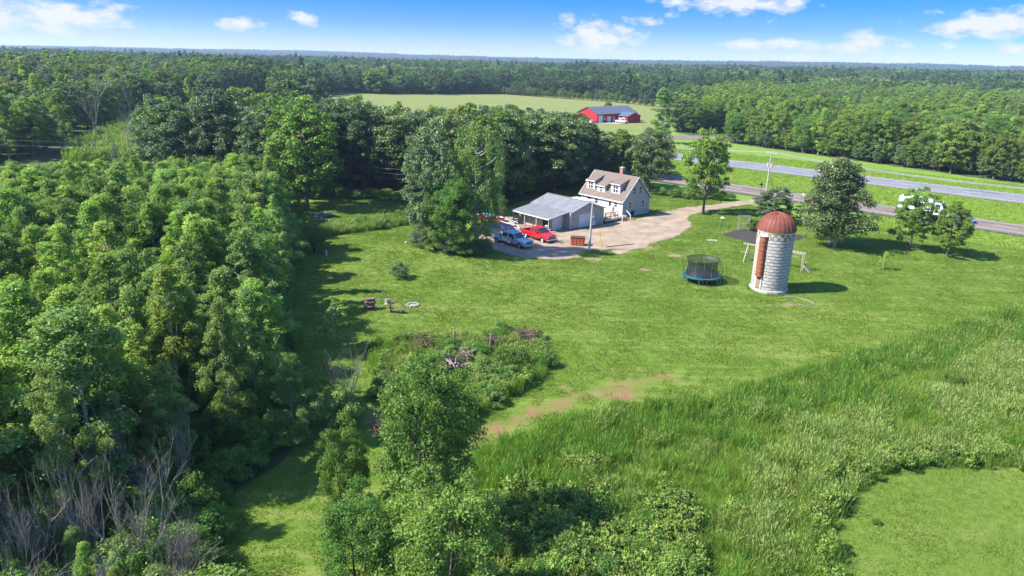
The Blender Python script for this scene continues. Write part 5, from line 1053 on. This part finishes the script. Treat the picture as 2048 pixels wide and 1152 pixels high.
def dumpster():
    t = thing('dumpster', 'orange steel dumpster with a dark lid standing open on the gravel yard', 'dumpster', (9.15, 97.95, gz(9, 98)), R(-8)); b = MB()
    b.prism([(-.95, .15), (.95, .15), (1.0, 1.15), (-1.0, 1.15)], 'y', -.55, .55); b.build('body', M['orange'], t)
    for k in range(4): b = MB(); b.box((-.72+k*.48, -.575, .62), (.07, .05, .9)); b.build('rib', M['orange'], t)
    b = MB(); b.box((0, 0, 1.19), (2.04, 1.2, .05)); b.build('lid', mat('dark_lid', (.09, .04, .03), (.06, .03, .03)), t)
    for s in (-1, 1):
        b = MB(); b.box((s*1.02, 0, .8), (.1, .7, .12)); b.build('lifting_pocket', M['orange'], t)
        for y in (-.4, .4): b = MB(); b.tube([(s*.75, y-.04, .08), (s*.75, y+.04, .08)], .08, 8); b.build('caster', M['tyre'], t)
    t = thing('scrap_pile', 'low pile of grey twigs and scrap left of the orange dumpster', 'scrap pile', (6.4, 98.9, 0)); rg = random.Random(3); b = MB()
    for i in range(40): a = rg.uniform(0, 6.28); p = Vector((rg.gauss(0, .6), rg.gauss(0, .35), rg.uniform(.02, .3))); b.tube([p, p+Vector((math.cos(a), math.sin(a), rg.uniform(-.1, .3)))*rg.uniform(.4, 1)], .025, 4)
    b.build('sticks', M['deadbark'], t)
    b = MB(); b.lathe([(.2, -.1), (.3, -.1), (.32, 0), (.3, .1), (.2, .1)], 14, (.5, .3, .12)); b.build('old_tyre', M['tyre'], t)
dumpster()
# ------------------------------------------------------------------ trampoline
def trampoline():
    p = raw(1403.5, 548.5, .85); cx, cy = float(p[0]), float(p[1]); t = thing('trampoline', 'round trampoline with teal rim and black safety net on the lawn', 'trampoline', (cx, cy, gz(cx, cy))); Rr = 2.3
    b = MB(); b.lathe([(0, .84), (Rr-.3, .84)], 32); b.build('mat', M['blackmat'], t)
    b = MB(); b.lathe([(Rr-.32, .87), (Rr+.06, .87), (Rr+.08, .78), (Rr+.04, .78)], 32); b.build('rim_pad', M['teal'], t)
    b = MB(); b.lathe([(Rr-.02, .70), (Rr+.05, .70), (Rr+.05, .77), (Rr-.02, .77)], 32); b.build('frame_ring', M['steel'], t)
    b = MB(); n = 32; rb, rt, zt = Rr-.3, Rr-.62, 2.75; pr = [(rb+(rt+.12*math.sin(k/6*3.14)*-1-rb)*(k/6)**.8, .86+(zt-.86)*k/6) for k in range(7)]
    b.lathe([(rb, .86), (rb-.18, 1.4), (rb-.26, 1.9), (rb-.22, 2.35), (rb-.05, 2.75)], n); b.build('net', M['net'], t)
    b = MB(); b.lathe([(rb-.07, 2.73), (rb-.03, 2.75), (rb-.05, 2.79)], n); b.build('net_hoop', M['blackpaint'], t)
    for k in range(6):
        a = k*math.pi/3+.35; c, s = math.cos(a), math.sin(a)
        b = MB(); b.tube([(r_*c, r_*s, z) for r_, z in ((Rr+.04, .3), (Rr+.1, .9), (Rr+.28, 1.5), (Rr+.27, 2.1), (Rr+.02, 2.6), (rb-.04, 2.77))], .032, 6); b.build('net_pole', M['steel'], t)
        b = MB(); b.tube([(r_*math.cos(a+d), r_*math.sin(a+d), z) for r_, d, z in ((Rr, -.2, .72), (Rr+.02, -.18, .05), (Rr+.02, .18, .05), (Rr, .2, .72))], .035, 6); b.build('leg', M['chrome'], t)
        a2 = a+math.pi/6; b = MB(); b.tube([((rb-.02)*math.cos(a2), (rb-.02)*math.sin(a2), .86), ((rb-.22)*math.cos(a2), (rb-.22)*math.sin(a2), 1.9), ((rb-.05)*math.cos(a2), (rb-.05)*math.sin(a2), 2.75)], .012, 4); b.build('net_seam', M['chrome'], t)
trampoline()
# ------------------------------------------------------------------ play frame, hose, garden
def play():
    A, B = Vector((31.3, 91.9, 0)), Vector((37.0, 87.5, 0)); d = (B-A).normalized(); n = Vector((-d.y, d.x, 0)); t = thing('swing_set', 'timber swing set and climbing beam standing behind the silo', 'swing set', (A.x, A.y, 0), math.atan2(d.y, d.x)); L = (B-A).length
    b = MB(); b.box((L*.42-.35, 0, 2.3), (L*.84+.7, .14, .16)); b.build('top_beam', M['wood'], t)
    for s in (-1, 1): b = MB(); b.bar((0, 0, 2.3), (-.1, s*.95, 0), .13); b.build('leg', M['wood'], t)
    b = MB(); b.box((-.05, 0, 1.0), (.1, 1.15, .1)); b.build('brace', M['wood'], t)
    b = MB(); b.box((-.55, -.1, 1.15), (.8, .12, .05)); b.build('cross_board', M['wood'], t)
    for s in (-1, 1):
        b = MB(); b.box((L-1.5, s*.4, 2.32), (3.2, .09, .12)); b.build('ladder_beam', M['wood'], t); b = MB(); b.box((L, s*.4, 1.15), (.1, .1, 2.3)); b.build('leg', M['wood'], t)
        b = MB(); b.bar((L+.05, s*.35, 1.0), (L+1.1, s*.35, 0), .1); b.build('ramp_rail', M['wood'], t)
    for k in range(6): b = MB(); b.box((L-2.8+k*.5, 0, 2.34), (.05, .75, .05)); b.build('rung', M['greywood'], t)
    for k in range(6): b = MB(); b.box((L+.15+k*.17, 0, .93-k*.16), (.14, .74, .03), ry=R(44)); b.build('ramp_board', M['wood'], t)
    b = MB(); b.box((L, 0, 1.25), (.08, .8, .08)); b.build('brace', M['wood'], t)
    for k in range(3):
        b = MB(); x = L-2.1+k*.55; b.tube([(x, -.2, 2.28), (x, -.2, 1.9)], .012, 4); b.lathe([(.09, -.015), (.12, -.015), (.12, .015), (.09, .015)], 10, (x, -.2, 1.84)); b.build('hand_ring', M['whitep'], t)
    for x in (1.6, 3.0):
        b = MB()
        for s in (-1, 1): b.tube([(x+s*.22, 0, 2.25), (x+s*.22, .1, .5)], .012, 4)
        b.build('swing_chain', M['steel'], t); b = MB(); b.box((x, .1, .5), (.5, .2, .04)); b.build('swing_seat', M['blackmat'], t)
    q = thing('garden_hose', 'pale curved hose lying on the grass in front of the silo', 'hose'); b = MB(); P = [G3(*p, 0, .05) for p in ((1558, 597), (1572, 595), (1588, 594.5), (1603, 598), (1616, 602), (1625, 606.5), (1627, 610), (1618, 612), (1605, 614.5))]; b.tube(P, .07, 6); o = b.build('curve', M['stone'], q); o.name = 'tube'
    q = thing('play_ball', 'pale yellow ball lying on the grass beyond the silo', 'ball', G3(1578, 533, 0, .18)); b = MB(); b.lathe([(.2*math.sin(a), -.2*math.cos(a)) for a in np.linspace(0, math.pi, 9)], 14); b.build('shell', mat('pale_yellow', (.7, .62, .4)), q, smooth=True)
play()
def garden():
    poly = WP([(1441, 470), (1468, 461), (1500, 457), (1560, 462), (1612, 473), (1600, 480), (1560, 489), (1510, 489), (1475, 479)]); o = sheet('mulch_bed', poly, M['mulch'], .06, .5, .12, seed=31, fine=.5)
    t = thing('garden_arbour', 'open wooden frame arbour at the back corner of the dark mulch bed', 'arbour', G3(1486, 461)); 
    for x in (-.8, .8):
        for y in (-.3, .3): b = MB(); b.box((x, y, 1.15), (.1, .1, 2.3)); b.build('post', M['wood'], t)
    for y in (-.3, .3): b = MB(); b.box((0, y, 2.33), (1.9, .08, .1)); b.build('beam', M['wood'], t)
    b = MB(); b.bar((-.8, -.3, .1), (0, -.3, 1.2), .07); b.bar((.8, -.3, .1), (0, -.3, 1.2), .07); b.box((0, -.3, 1.22), (1.6, .07, .08)); b.build('brace', M['greywood'], t)
    g = 'thin stakes round the mulch bed'
    for i, (px, py, h) in enumerate([(1440, 473, 1.5), (1457, 469, 1.5), (1612, 478, 1.5), (1582, 457, 1.4), (1545, 493, 1.3)]):
        lb = ['thin dark stake at the left tip of the mulch bed', 'thin dark stake second along the left edge of the mulch bed', 'thin dark stake at the right tip of the mulch bed', 'thin dark stake behind the mulch bed right of the silo dome', 'thin dark stake at the near edge of the mulch bed'][i]
        s = thing('garden_stake', lb, 'stake', G3(px, py), 0, g); b = MB(); b.tube([(0, 0, 0), (0, 0, h)], .03, 5); b.build('shaft', M['steel'], s); b = MB(); b.box((0, 0, h+.06), (.12, .12, .12)); b.build('cap', M['blackmat'], s)
    s = thing('bird_feeder', 'small white-roofed bird feeder on a thin post left of the mulch bed', 'bird feeder', G3(1443, 455)); b = MB(); b.tube([(0, 0, 0), (0, 0, 1.3)], .03, 5); b.build('pole', M['steel'], s); b = MB(); b.box((0, 0, 1.38), (.35, .35, .12)); b.build('tray', M['wood'], s); b = MB(); b.add([(-.28, -.28, 1.55), (.28, -.28, 1.55), (.28, .28, 1.55), (-.28, .28, 1.55), (0, 0, 1.8)], [(0, 1, 4), (1, 2, 4), (2, 3, 4), (3, 0, 4)]); b.build('roof', M['whitep'], s)
    for i, (px, py) in enumerate([(1506, 462), (1527, 462)]): plant('shrub', 'garden_shrub', ['leafy shrub beside the arbour on the mulch bed', 'leafy shrub hiding behind the left side of the silo dome'][i], 'shrub', *ground_at(px, py), 2.2, .8, None, None, i)
    s = thing('paving_slab', 'pale stone slab lying on the lawn left of the mulch bed', 'slab', G3(1424, 481, 0, .0), R(-12)); b = MB(); b.box((0, 0, .03), (1.5, .9, .08)); b.build('stone', M['concrete'], s)
garden()
# ------------------------------------------------------------------ poles and wires
def pole(label, px, py, ty, arm, cans=False, name='utility_pole', hh=None, lean=0):
    x, y = ground_at(px, py) if py else px; z0 = gz(x, y); h = hh or hfrom(px, py, ty); t = thing(name, label, 'utility pole', (x, y, z0), R(47)); 
    b = MB(); b.tube([(0, 0, -.1), (lean*.5, 0, h*.5), (lean, 0, h)], [.17, .15, .11], 8); b.build('shaft', M['greywood'], t)
    if arm:
        b = MB(); b.box((lean, 0, h-.35), (.11, 2.3, .12)); b.build('crossarm', M['greywood'], t)
        for y_ in (-1.0, -.35, .35, 1.0): b = MB(); b.lathe([(.05, 0), (.07, .06), (.04, .12), (.06, .17), (0, .2)], 8, (lean, y_, h-.29)); b.build('insulator', M['whitep'], t)
        b = MB(); b.bar((lean, -.5, h-.35), (lean, 0, h-.95), .04); b.bar((lean, .5, h-.35), (lean, 0, h-.95), .04); b.build('arm_brace', M['steel'], t)
    if cans:
        for y_ in (-.42, .42): b = MB(); b.lathe([(0, 0), (.2, 0), (.21, .6), (.15, .68), (0, .7)], 12, (lean, y_, h-3.1)); b.lathe([(.03, .68), (.05, .8), (.0, .85)], 8, (lean, y_, h-3.1)); b.build('transformer', M['concrete'], t)
    return Vector((x+lean, y, z0+h))
def wire(label, a, b_, sag, r=.02, n=14):
    q = thing('power_cable', label, 'cable', a); P = [(b_-a)*(i/n)-Vector((0, 0, sag*4*(i/n)*(1-i/n))) for i in range(n+1)]; b = MB(); b.tube(P, r, 4); b.build('strand', M['cable'], q)
def power():
    P1 = pole('wooden utility pole with crossarm and two transformers between the highway lanes and the garden', 1532, 387, 303, True, True)
    d = Vector((HT[0], HT[1], 0)); nrmv = Vector((HN[0], HN[1], 0))
    P2 = pole('far utility pole with slanting guy wires beside the side road', 1329, 262, 216, True)
    right = P1+d*70; left = P1-d*75; nm = ['outer', 'upper middle', 'lower middle', 'inner']
    for k, off in enumerate((-1.0, -.35, .35, 1.0)):
        o = nrmv*off+Vector((0, 0, -.1)); wire('%s of the four lines running right from the transformer pole' % nm[k], P1+o, right+o, 1.6, .024); wire('%s of the four lines running left from the transformer pole' % nm[k], P1+o, left+o, 1.6, .024)
    o = Vector((0, 0, -2.2)); wire('low single telephone line right of the transformer pole', P1+o, right+o, 1.4, .02); wire('low single telephone line left of the transformer pole', P1+o, left+o, 1.4, .02)
    for px, lb in ((right, 'utility pole beside the highway beyond the right edge'), (left, 'utility pole hidden among the trees left of the transformer pole')): pole(lb, (px.x, px.y), None, None, True, hh=P1.z-gz(px.x, px.y))
    for k, (px, py) in enumerate([(1340, 262), (1348, 261), (1355, 260)]):
        g = G3(px, py); q = thing('guy_wire', ['innermost', 'middle', 'outermost'][k]+' guy wire slanting down from the far utility pole', 'cable', P2-Vector((0, 0, .3))); b = MB(); b.tube([(0, 0, 0), g-(P2-Vector((0, 0, .3)))], .05, 4); b.build('strand', M['cable'], q)
    for k, px in enumerate((1350, 1358, 1367)):
        g = G3(px, 302-k*1.0); q = thing('guy_marker', ['left', 'middle', 'right'][k]+' of three slanting yellow guy markers on the grass by the far lanes', 'marker', g, 0, 'yellow guy markers'); b = MB(); b.tube([(0, 0, 0), (-1.2, .6, 2.6)], .07, 5); b.build('sleeve', M['yellow'], q)
    Y = pole('weathered wooden yard pole standing in the gravel in front of the garage', 1178, 501, 402, False, name='yard_pole', lean=.25)
    b = MB(); b.lathe([(0, 0), (.1, 0), (.14, .2), (0, .25)], 8); q = [o for o in bpy.data.objects if o.name == 'yard_pole'][0]; o = b.build('lamp', M['lamp'], q); o.location = (.3, -.15, 4.6)
    wire('thin overhead line from the yard pole to the house gable', Y, Vector((18.15, 117.45, 0))+Matrix.Rotation(R(41), 3, 'Z')@Vector((3.8, -.2, 5.7)), .5, .018); wire('slack line from the yard pole down to the garage wall', Y-Vector((0, 0, .5)), Vector((13.4, 111.2, 2.3)), .25, .015)
    g = G3(1203, 502); q = thing('marker_post', 'leaning yellow plastic post in the grass right of the yard pole', 'marker', g); b = MB(); b.tube([(0, 0, 0), (-.35, .3, 2.6)], .06, 6); b.build('tube', M['yellow'], q)
    q = thing('fallen_pole', 'long thin dark pole lying on the gravel right of the yellow post', 'pole', G3(1212, 495, 0, .1)); b = MB(); b.tube([(0, 0, 0), G3(1268, 489, 0, .1)-G3(1212, 495, 0, .1)], .07, 6); b.build('shaft', M['iron'], q)
    # lines crossing the tree belt on the left
    a, c = G3(700, 400, 0, 6.5), G3(790, 398, 0, 7)
    for k in range(3): wire(['upper', 'middle', 'lower'][k]+' of three reddish lines hanging in the gap left of the big rounded tree', Vector((-24, 122, 6.8-k*.8)), Vector((-10, 119, 7.2-k*.9)), .25, .012)
    for k in range(2): wire(['upper', 'lower'][k]+' of two lines crossing the dark gap at the far left', Vector((-125, 148, 7.5-k)), Vector((-48, 150, 7.5-k)), 1.0, .007)
power()
# ------------------------------------------------------------------ red barn, far house
def barn():
    c = (34.2, 307.0); t = thing('barn', 'long red steel barn with dark roof and side wing by the hay field', 'barn', (c[0], c[1], gz(*c)), R(40)); Ln, W_, Ee, Rg = 25, 12, 3.7, 6.2
    b = MB(); b.prism([(0, 0), (W_, 0), (W_, Ee), (W_/2, Rg-.05), (0, Ee)], 'x', 0, Ln); b.build('wall', M['barnred'], t)
    b = MB(); sl_ = (Rg-Ee)/(W_/2)
    for s in (0, 1):
        y0 = -.5 if s == 0 else W_+.5; z0 = Ee-.5*sl_; b = MB(); b.prism([(y0, z0), (W_/2, Rg), (W_/2, Rg+.12), (y0, z0+.12)], 'x', -.4, Ln+.4); n = 30
        for i in range(n+1): x = -.35+(Ln+.7)*i/n; b.bar((x, y0, z0+.14), (x, W_/2, Rg+.14), .08, .05)
        b.build('roof', M['barnroof'], t)
    b = MB(); b.box((-.02, W_/2, .35), (.06, W_+.05, .7)); b.box((Ln/2, -.02, .35), (Ln, .06, .7)); b.build('wainscot', mat('dark_red_wainscot', (.10, .02, .025)), t)
    for x, wd, ht in ((2.0, 2.6, 3.1), (7.2, 2.2, 2.5), (10.2, .9, 2.1)):
        d = MB(); d.box((x, -.06, ht/2), (wd, .1, ht)); o = d.build('door', M['whitep'], t)
        for k in range(4): d = MB(); d.box((x, -.13, ht*(k+.5)/4), (wd-.1, .04, ht/4-.05)); d.build('panel', M['whitep'], o)
    window(t, (4.7, -.06, 1.7), 1.2, .9, 0)
    b = MB(); b.prism([(12.2, 0), (20.5, 0), (20.5, 2.8), (16.35, 4.2), (12.2, 2.8)], 'y', -6.0, -.03); w_ = b.build('wing', M['barnred'], t)
    for s, x0 in ((0, 11.8), (1, 20.9)): b = MB(); b.prism([(x0, 2.66), (16.35, 4.22), (16.35, 4.34), (x0, 2.78)], 'y', -6.4, .6); b.build('wing_roof', M['barnroof'], w_)
    b = MB(); b.box((12.15, -1.3, 1.05), (.08, 1.0, 2.1)); b.build('wing_door', M['whitep'], w_)
    b = MB(); b.box((12.15, -3.9, 1.7), (.08, 1.6, .8)); b.build('wing_window', M['whitep'], w_)
    a = Vector(c+(0,)); q = Matrix.Rotation(R(40), 3, 'Z'); pts = [a+q@Vector(p) for p in ((0, 0, 0), (12, 0, 0), (12, -6.5, 0), (9, -7.5, 0), (1, -3.6, 0))]; sheet('barn_apron', [(p.x, p.y) for p in pts], M['concrete'], .1, 4, 0)
    p = a+q@Vector((9.5, -5.2, 0)); pickup('white pickup parked on the concrete in front of the red barn', p.x, p.y, R(-55), M['whitep'])
    for k, (lx, ly) in enumerate([(-2.5, 3.4), (-2.2, 1.2)]):
        p = a+q@Vector((lx, ly, 0)); r_ = thing('feed_crate', ['white box standing against the end wall of the red barn', 'pale box nearest the front corner of the red barn'][k], 'box', (p.x, p.y, gz(p.x, p.y)), R(40)); b = MB(); b.box((0, 0, .6), (1.5, 1.3, 1.15)); b.build('body', M['whitep'], r_, bevel=.04); b = MB(); b.box((0, 0, 1.22), (1.6, 1.4, .08)); b.build('lid', M['concrete'], r_)
    p = a+q@Vector((23, 15.5, 0)); plant('maple', 'maple_tree', 'small dark tree showing over the roof of the red barn', 'tree', p.x, p.y, 8, .8)
barn()
def farhouse():
    x, y = ground_at(495, 171); t = thing('far_house', 'small white house with grey roof far away among the left woods', 'house', (x, y, gz(x, y)), R(20)); 
    b = MB(); b.prism([(0, 0), (8, 0), (8, 3.1), (4, 5.0), (0, 3.1)], 'x', -6, 5); b.v = [(p[0], p[1]-4, p[2]) for p in b.v]; b.build('wall', M['white'], t)
    for s in (-1, 1): b = MB(); b.prism([(s*4.5, 2.86), (0, 5.0), (0, 5.2), (s*4.5, 3.06)], 'x', -6.4, 5.4); b.build('roof', M['barnroof'], t)
    for k in (-3.5, 1): window(t, (k, -4.06, 1.8), 1.2, 1.1, 0)
    b = MB(); b.box((3.4, -4.05, 1.1), (1.0, .1, 2.1)); b.build('door', M['sage'], t); b = MB(); b.box((0, .5, 5.4), (.7, .7, 1.2)); b.build('chimney', M['brick'], t)
    sheet('far_lawn', [(x-16, y-30), (x+20, y-26), (x+24, y+12), (x-14, y+12)], M['lawn'], .05, 9, .5)
farhouse()
# ------------------------------------------------------------------ traffic
def traffic():
    def onroad(px, n): # a place on the near carriageway seen at picture column px
        best = min(np.linspace(-60, 60, 481), key=lambda t: abs(float(project(*hp(n, t), 0)[0])-px)); return hp(n, best)
    x, y = onroad(1832, 141.0); az = math.atan2(HT[1], HT[0]); t = thing('box_truck', 'white box truck on the near highway lanes behind the round-crowned trees', 'truck', (x, y, .12), az)
    b = MB(); b.box((-.3, 0, 2.1), (5.4, 2.3, 2.1)); b.build('cargo_box', M['whitep'], t, bevel=.04)
    b = MB(); b.prism([(2.8, .6), (2.8, 2.7), (3.7, 2.7), (4.3, 1.7), (5.2, 1.5), (5.3, .6)], 'y', -1.1, 1.1); b.build('cab', M['whitep'], t, bevel=.05)
    b = MB(); b.add([(3.75, -1.0, 2.62), (3.75, 1.0, 2.62), (4.34, 1.0, 1.76), (4.34, -1.0, 1.76)], [(0, 1, 2, 3)]); b.build('windshield', M['glass'], t)
    for s in (-1, 1):
        b = MB(); b.box((3.3, s*1.11, 2.1), (.8, .03, .7)); b.build('side_window', M['glass'], t)
        for wx in (4.4, -1.6, -2.6): wheel(t, wx, s*1.0, .48, .28, M['whitep'], s)
    b = MB(); b.box((.8, 0, .8), (8.4, 1.0, .25)); b.build('chassis', M['steel'], t)
    x, y = onroad(1918, 141.0); car('passing_car', 'blue grey car passing on the near highway lanes right of the white truck', x, y, az, mat('blue_grey_paint', (.12, .16, .24), (.11, .15, .22), 2, .25, spec=.6))
    m = thing('mailbox', 'white mailbox on a post beside the near highway lanes', 'mailbox', G3(1606, 402)); b = MB(); b.box((0, 0, .55), (.1, .1, 1.1)); b.build('post', M['wood'], m); b = MB(); b.prism([(-.15, 1.1), (.15, 1.1), (.15, 1.3), (.08, 1.4), (-.08, 1.4), (-.15, 1.3)], 'y', -.3, .3); b.build('box', M['whitep'], m)
    m = thing('road_sign', 'small dark sign on a post at the highway edge left of the transformer pole', 'sign', G3(1521, 386)); b = MB(); b.tube([(0, 0, 0), (0, 0, 1.8)], .04, 5); b.build('post', M['steel'], m); b = MB(); b.box((0, 0, 1.75), (.5, .04, .5), ry=R(45)); b.build('plate', M['blackmat'], m)
traffic()
# ------------------------------------------------------------------ things on the lawn
def lawn_things():
    rg = random.Random(8)
    def slab(nm, m, r, h, n=9):
        b = MB(); k = [(math.cos(a)*r*rg.uniform(.75, 1.1), math.sin(a)*r*rg.uniform(.7, 1.05)) for a in np.linspace(0, 6.28, n+1)[:-1]]; b.prism(k, 'z', 0, h); return b
    t = thing('stone_stack', 'stack of reddish slabs standing like a hearth at the edge of the lawn shade', 'stone stack', G3(741, 619)); ms = [slab('', None, .52, .13).build('slab', M['redstone'], t, bevel=.02) for _ in range(3)]
    for i in range(9): 
        for j in range(2):
            o = ms[i] if (j == 0 and i < 3) else link('slab', ms[rg.randrange(3)].data, t)
            o.location = (-.16+j*.32+rg.uniform(-.08, .08), rg.uniform(-.15, .15), i*.135); o.rotation_euler = (rg.uniform(-.05, .05), rg.uniform(-.05, .05), rg.uniform(0, 6)); s = rg.uniform(.8, 1.05)*(1-.02*i); o.scale = (s, s, 1)
    t = thing('log_tripod', 'dark leaning poles tied over a stump beside the slab stack', 'tripod', G3(766, 606))
    for a in (0, 2.1, 4.2): b = MB(); b.tube([(math.cos(a)*.7, math.sin(a)*.5, 0), (-.12*math.cos(a), -.1*math.sin(a), 1.7+.3*math.cos(a))], [.05, .03], 5); b.build('pole', M['deadbark'], t)
    t = thing('tree_stump', 'pale sawn stump beside the leaning poles', 'stump', G3(775, 608)); b = MB(); b.lathe([(.34, 0), (.27, .15), (.25, .55), (.0, .56)], 10); b.build('trunk', M['wood'], t); b = MB(); b.lathe([(0, .57), (.2, .57)], 10); b.build('sawn_top', M['stone'], t)
    t = thing('rail_frame', 'thin dark metal bar frame standing on the lawn right of the stump', 'metal frame', G3(790, 612)); b = MB(); b.tube([(-.85, 0, 0), (-.85, 0, .1), (.7, .1, .75), (.75, .1, .0)], .03, 5); b.build('bar', M['steel'], t); b = MB(); b.box((.75, .1, .78), (.16, .12, .05)); b.build('plate', M['steel'], t)
    t = thing('bench', 'small dark wooden bench on the lawn below the metal frame', 'bench', G3(794, 626), R(-10)); 
    for k in range(3): b = MB(); b.box((0, -.16+k*.16, .42), (1.5, .14, .05)); b.build('seat_board', M['redstone'], t)
    for x in (-.6, .6): b = MB(); b.box((x, 0, .2), (.08, .42, .4)); b.build('leg', M['steel'], t)
    b = MB(); b.box((-.72, 0, .6), (.06, .42, .4)); b.build('arm', M['redstone'], t)
    t = thing('fire_ring', 'pale flat stone ring of a cold fire pit on the open lawn', 'fire pit', G3(825, 611)); f = None
    for k in range(11):
        a = k*.571; o = slab('', None, .22, .16, 7).build('stone', M['stone'], t, bevel=.02) if k < 3 else link('stone', f.data, t); f = o; o.location = (math.cos(a)*.6, math.sin(a)*.55, 0); o.rotation_euler = (0, 0, a*3)
    b = MB(); b.lathe([(0, .07), (.5, .05)], 14); b.build('ash_bed', mat('pale_ash', (.5, .46, .42), (.3, .27, .24), 5), t)
    for i, (px, py, lb) in enumerate([(653, 512, 'white capped vent pipe at the shaded left end of the mound'), (826, 486, 'white capped vent pipe near the top of the mound'), (812, 488, 'low pale pipe stub just left of the mound vent pipe')]):
        t = thing('vent_pipe', lb, 'pipe', G3(px, py)); h = .55 if i < 2 else .2; b = MB(); b.tube([(0, 0, 0), (0, 0, h)], .09, 8); b.build('riser', M['whitep'], t); b = MB(); b.lathe([(.15, 0), (.15, .12), (0, .17)], 10, (0, 0, h)); b.build('cap', M['whitep'], t)
    # far fire pit lawn
    for i, (px, py, ln, rz, lb) in enumerate([(645, 443, 2.6, .1, 'dark log at the far fire pit nearest the thick oak trunk'), (656, 430, 2.2, -.2, 'pale board beside the far fire pit stones'), (690, 449, 3.2, .15, 'long grey log on the shaded lawn behind the ditch'), (628, 456, 4.0, .1, 'long pale log edging the sunlit strip behind the ditch'), (668, 452, 2.4, .3, 'short grey log in the middle of the log row')]):
        t = thing('log', lb, 'log', G3(px, py), rz); b = MB(); b.tube([(-ln/2, 0, .2), (0, .08, .22), (ln/2, 0, .18)], [.22, .2, .16], 8); b.build('trunk', M['wood' if i in (1, 3) else 'deadbark'], t); b = MB(); b.lathe([(0, 0), (.2, 0)], 8); o = b.build('cut_end', M['stone'], t); o.rotation_euler = (0, R(90), 0); o.location = (-ln/2-.01, 0, .2)
    for i, (px, py, s) in enumerate([(658, 432, .8), (634, 431, .6), (641, 428, .5), (630, 436, .55)]):
        t = thing('boulder', ['largest dark boulder right of the far fire pit', 'round boulder left of the far fire pit', 'small boulder behind the far fire pit', 'dark boulder in front of the far fire pit'][i], 'boulder', G3(px, py), i); b = MB(); b.lathe([(s*math.sin(a)*(1+.15*math.sin(a*5+i)), s*.35*(1-math.cos(a))) for a in np.linspace(0.05, math.pi, 7)][::-1], 9); b.v = [(v[0]*(1+.12*math.sin(k)), v[1]*(1+.15*math.cos(k*2.3)), v[2]) for k, v in enumerate(b.v)]; b.build('rock', M['stone'], t)
lawn_things()
def brush():
    rg = random.Random(12)
    def pile(label, px, py, rad, h, n, m, r=.04, ln=(1.0, 2.4), up=.5):
        p = G3(px, py); t = thing('brush_pile', label, 'brush pile', p); b = MB()
        for i in range(n):
            a = rg.uniform(0, 6.28); q = rg.uniform(0, rad)*.8; o = Vector((math.cos(a)*q, math.sin(a)*q*.8, rg.uniform(.0, h)*(1-q/rad*.7))); a2 = rg.uniform(0, 6.28); d = Vector((math.cos(a2), math.sin(a2), rg.uniform(-.15, up))).normalized(); L = rg.uniform(*ln); pp = [o-d*L*.5, o+Vector((rg.uniform(-.1, .1),)*3), o+d*L*.5]; rr = r*rg.uniform(.5, 1.6); b.tube(pp, [rr, rr*.8, rr*.3], 4)
            for k in range(3): s = pp[1].lerp(pp[2], rg.uniform(0, .8)); d2 = (d+Vector((rg.uniform(-.8, .8), rg.uniform(-.8, .8), rg.uniform(-.1, .6)))).normalized(); b.tube([s, s+d2*rg.uniform(.3, .7)], [rr*.4, rr*.15], 3)
        b.build('branches', m, t)
    brown = mat('dead_brown_brush', (.20, .125, .095), (.11, .075, .06), 3, .95); pale = mat('bleached_roots', (.26, .19, .155), (.17, .12, .10), 3, .95)
    pile('reddish brown heap of dead brush at the top right of the brush island', 1052, 690, 1.7, 1.5, 150, brown)
    pile('dark brown dead brush in the middle of the island top', 985, 699, 1.8, 1.3, 90, brown)
    pile('grey brown dead brush at the top left of the brush island', 845, 706, 2.0, 1.8, 110, brown, .03)
    pile('tangle of thick bleached roots half way down the brush island', 903, 755, 1.2, 2.3, 45, pale, .11, (1.2, 2.2))
    pile('pinkish bleached sticks right of the thick root tangle', 932, 731, 1.0, 1.9, 45, pale, .05)
    pile('bare grey stick heap at the foot of the middle box elder', 770, 860, 1.0, .6, 40, brown, .03)
    for i, (px, py, h) in enumerate([(905, 712, 2.4), (978, 715, 2.3)]):
        t = thing('dead_stub', ['broken pale stub standing in the brush island left of its middle', 'broken pale stub standing right of the root tangle'][i], 'stump', G3(px, py)); b = MB(); b.tube([(0, 0, 0), (.1, .05, h*.6), (.2, 0, h)], [.13, .11, .06], 7); b.build('trunk', pale, t)
brush()
for i, (px, py, h) in enumerate([(846, 492, 2.6), (862, 497, 2.2), (880, 500, 2.8), (898, 505, 2.4), (916, 508, 2.6), (934, 509, 2.2), (952, 509, 2.4), (968, 500, 1.8), (838, 484, 2.2)]):
    plant('shrub', 'leafy_shrub', 'dense bush in the row under the big trees left of the gravel yard', 'shrub', *ground_at(px, py), h, 1.1, 'bushes under the yard trees', None, [2, 0, 1][i % 3])
# ------------------------------------------------------------------ the air
def haze():
    m = bpy.data.materials.new('air'); m.use_nodes = True; nt = m.node_tree; nt.nodes.clear()
    v = N(nt, 'ShaderNodeVolumePrincipled'); v.inputs['Color'].default_value = (.62, .80, 1.0, 1); v.inputs['Density'].default_value = HAZE; v.inputs['Anisotropy'].default_value = .1
    o = N(nt, 'ShaderNodeOutputMaterial'); nt.links.new(v.outputs[0], o.inputs['Volume'])
    b = MB(); b.box((0, 6200, 8), (26000, 13400, 84)); tag(b.build('haze', m), kind='stuff')
HAZE = .00013
haze()
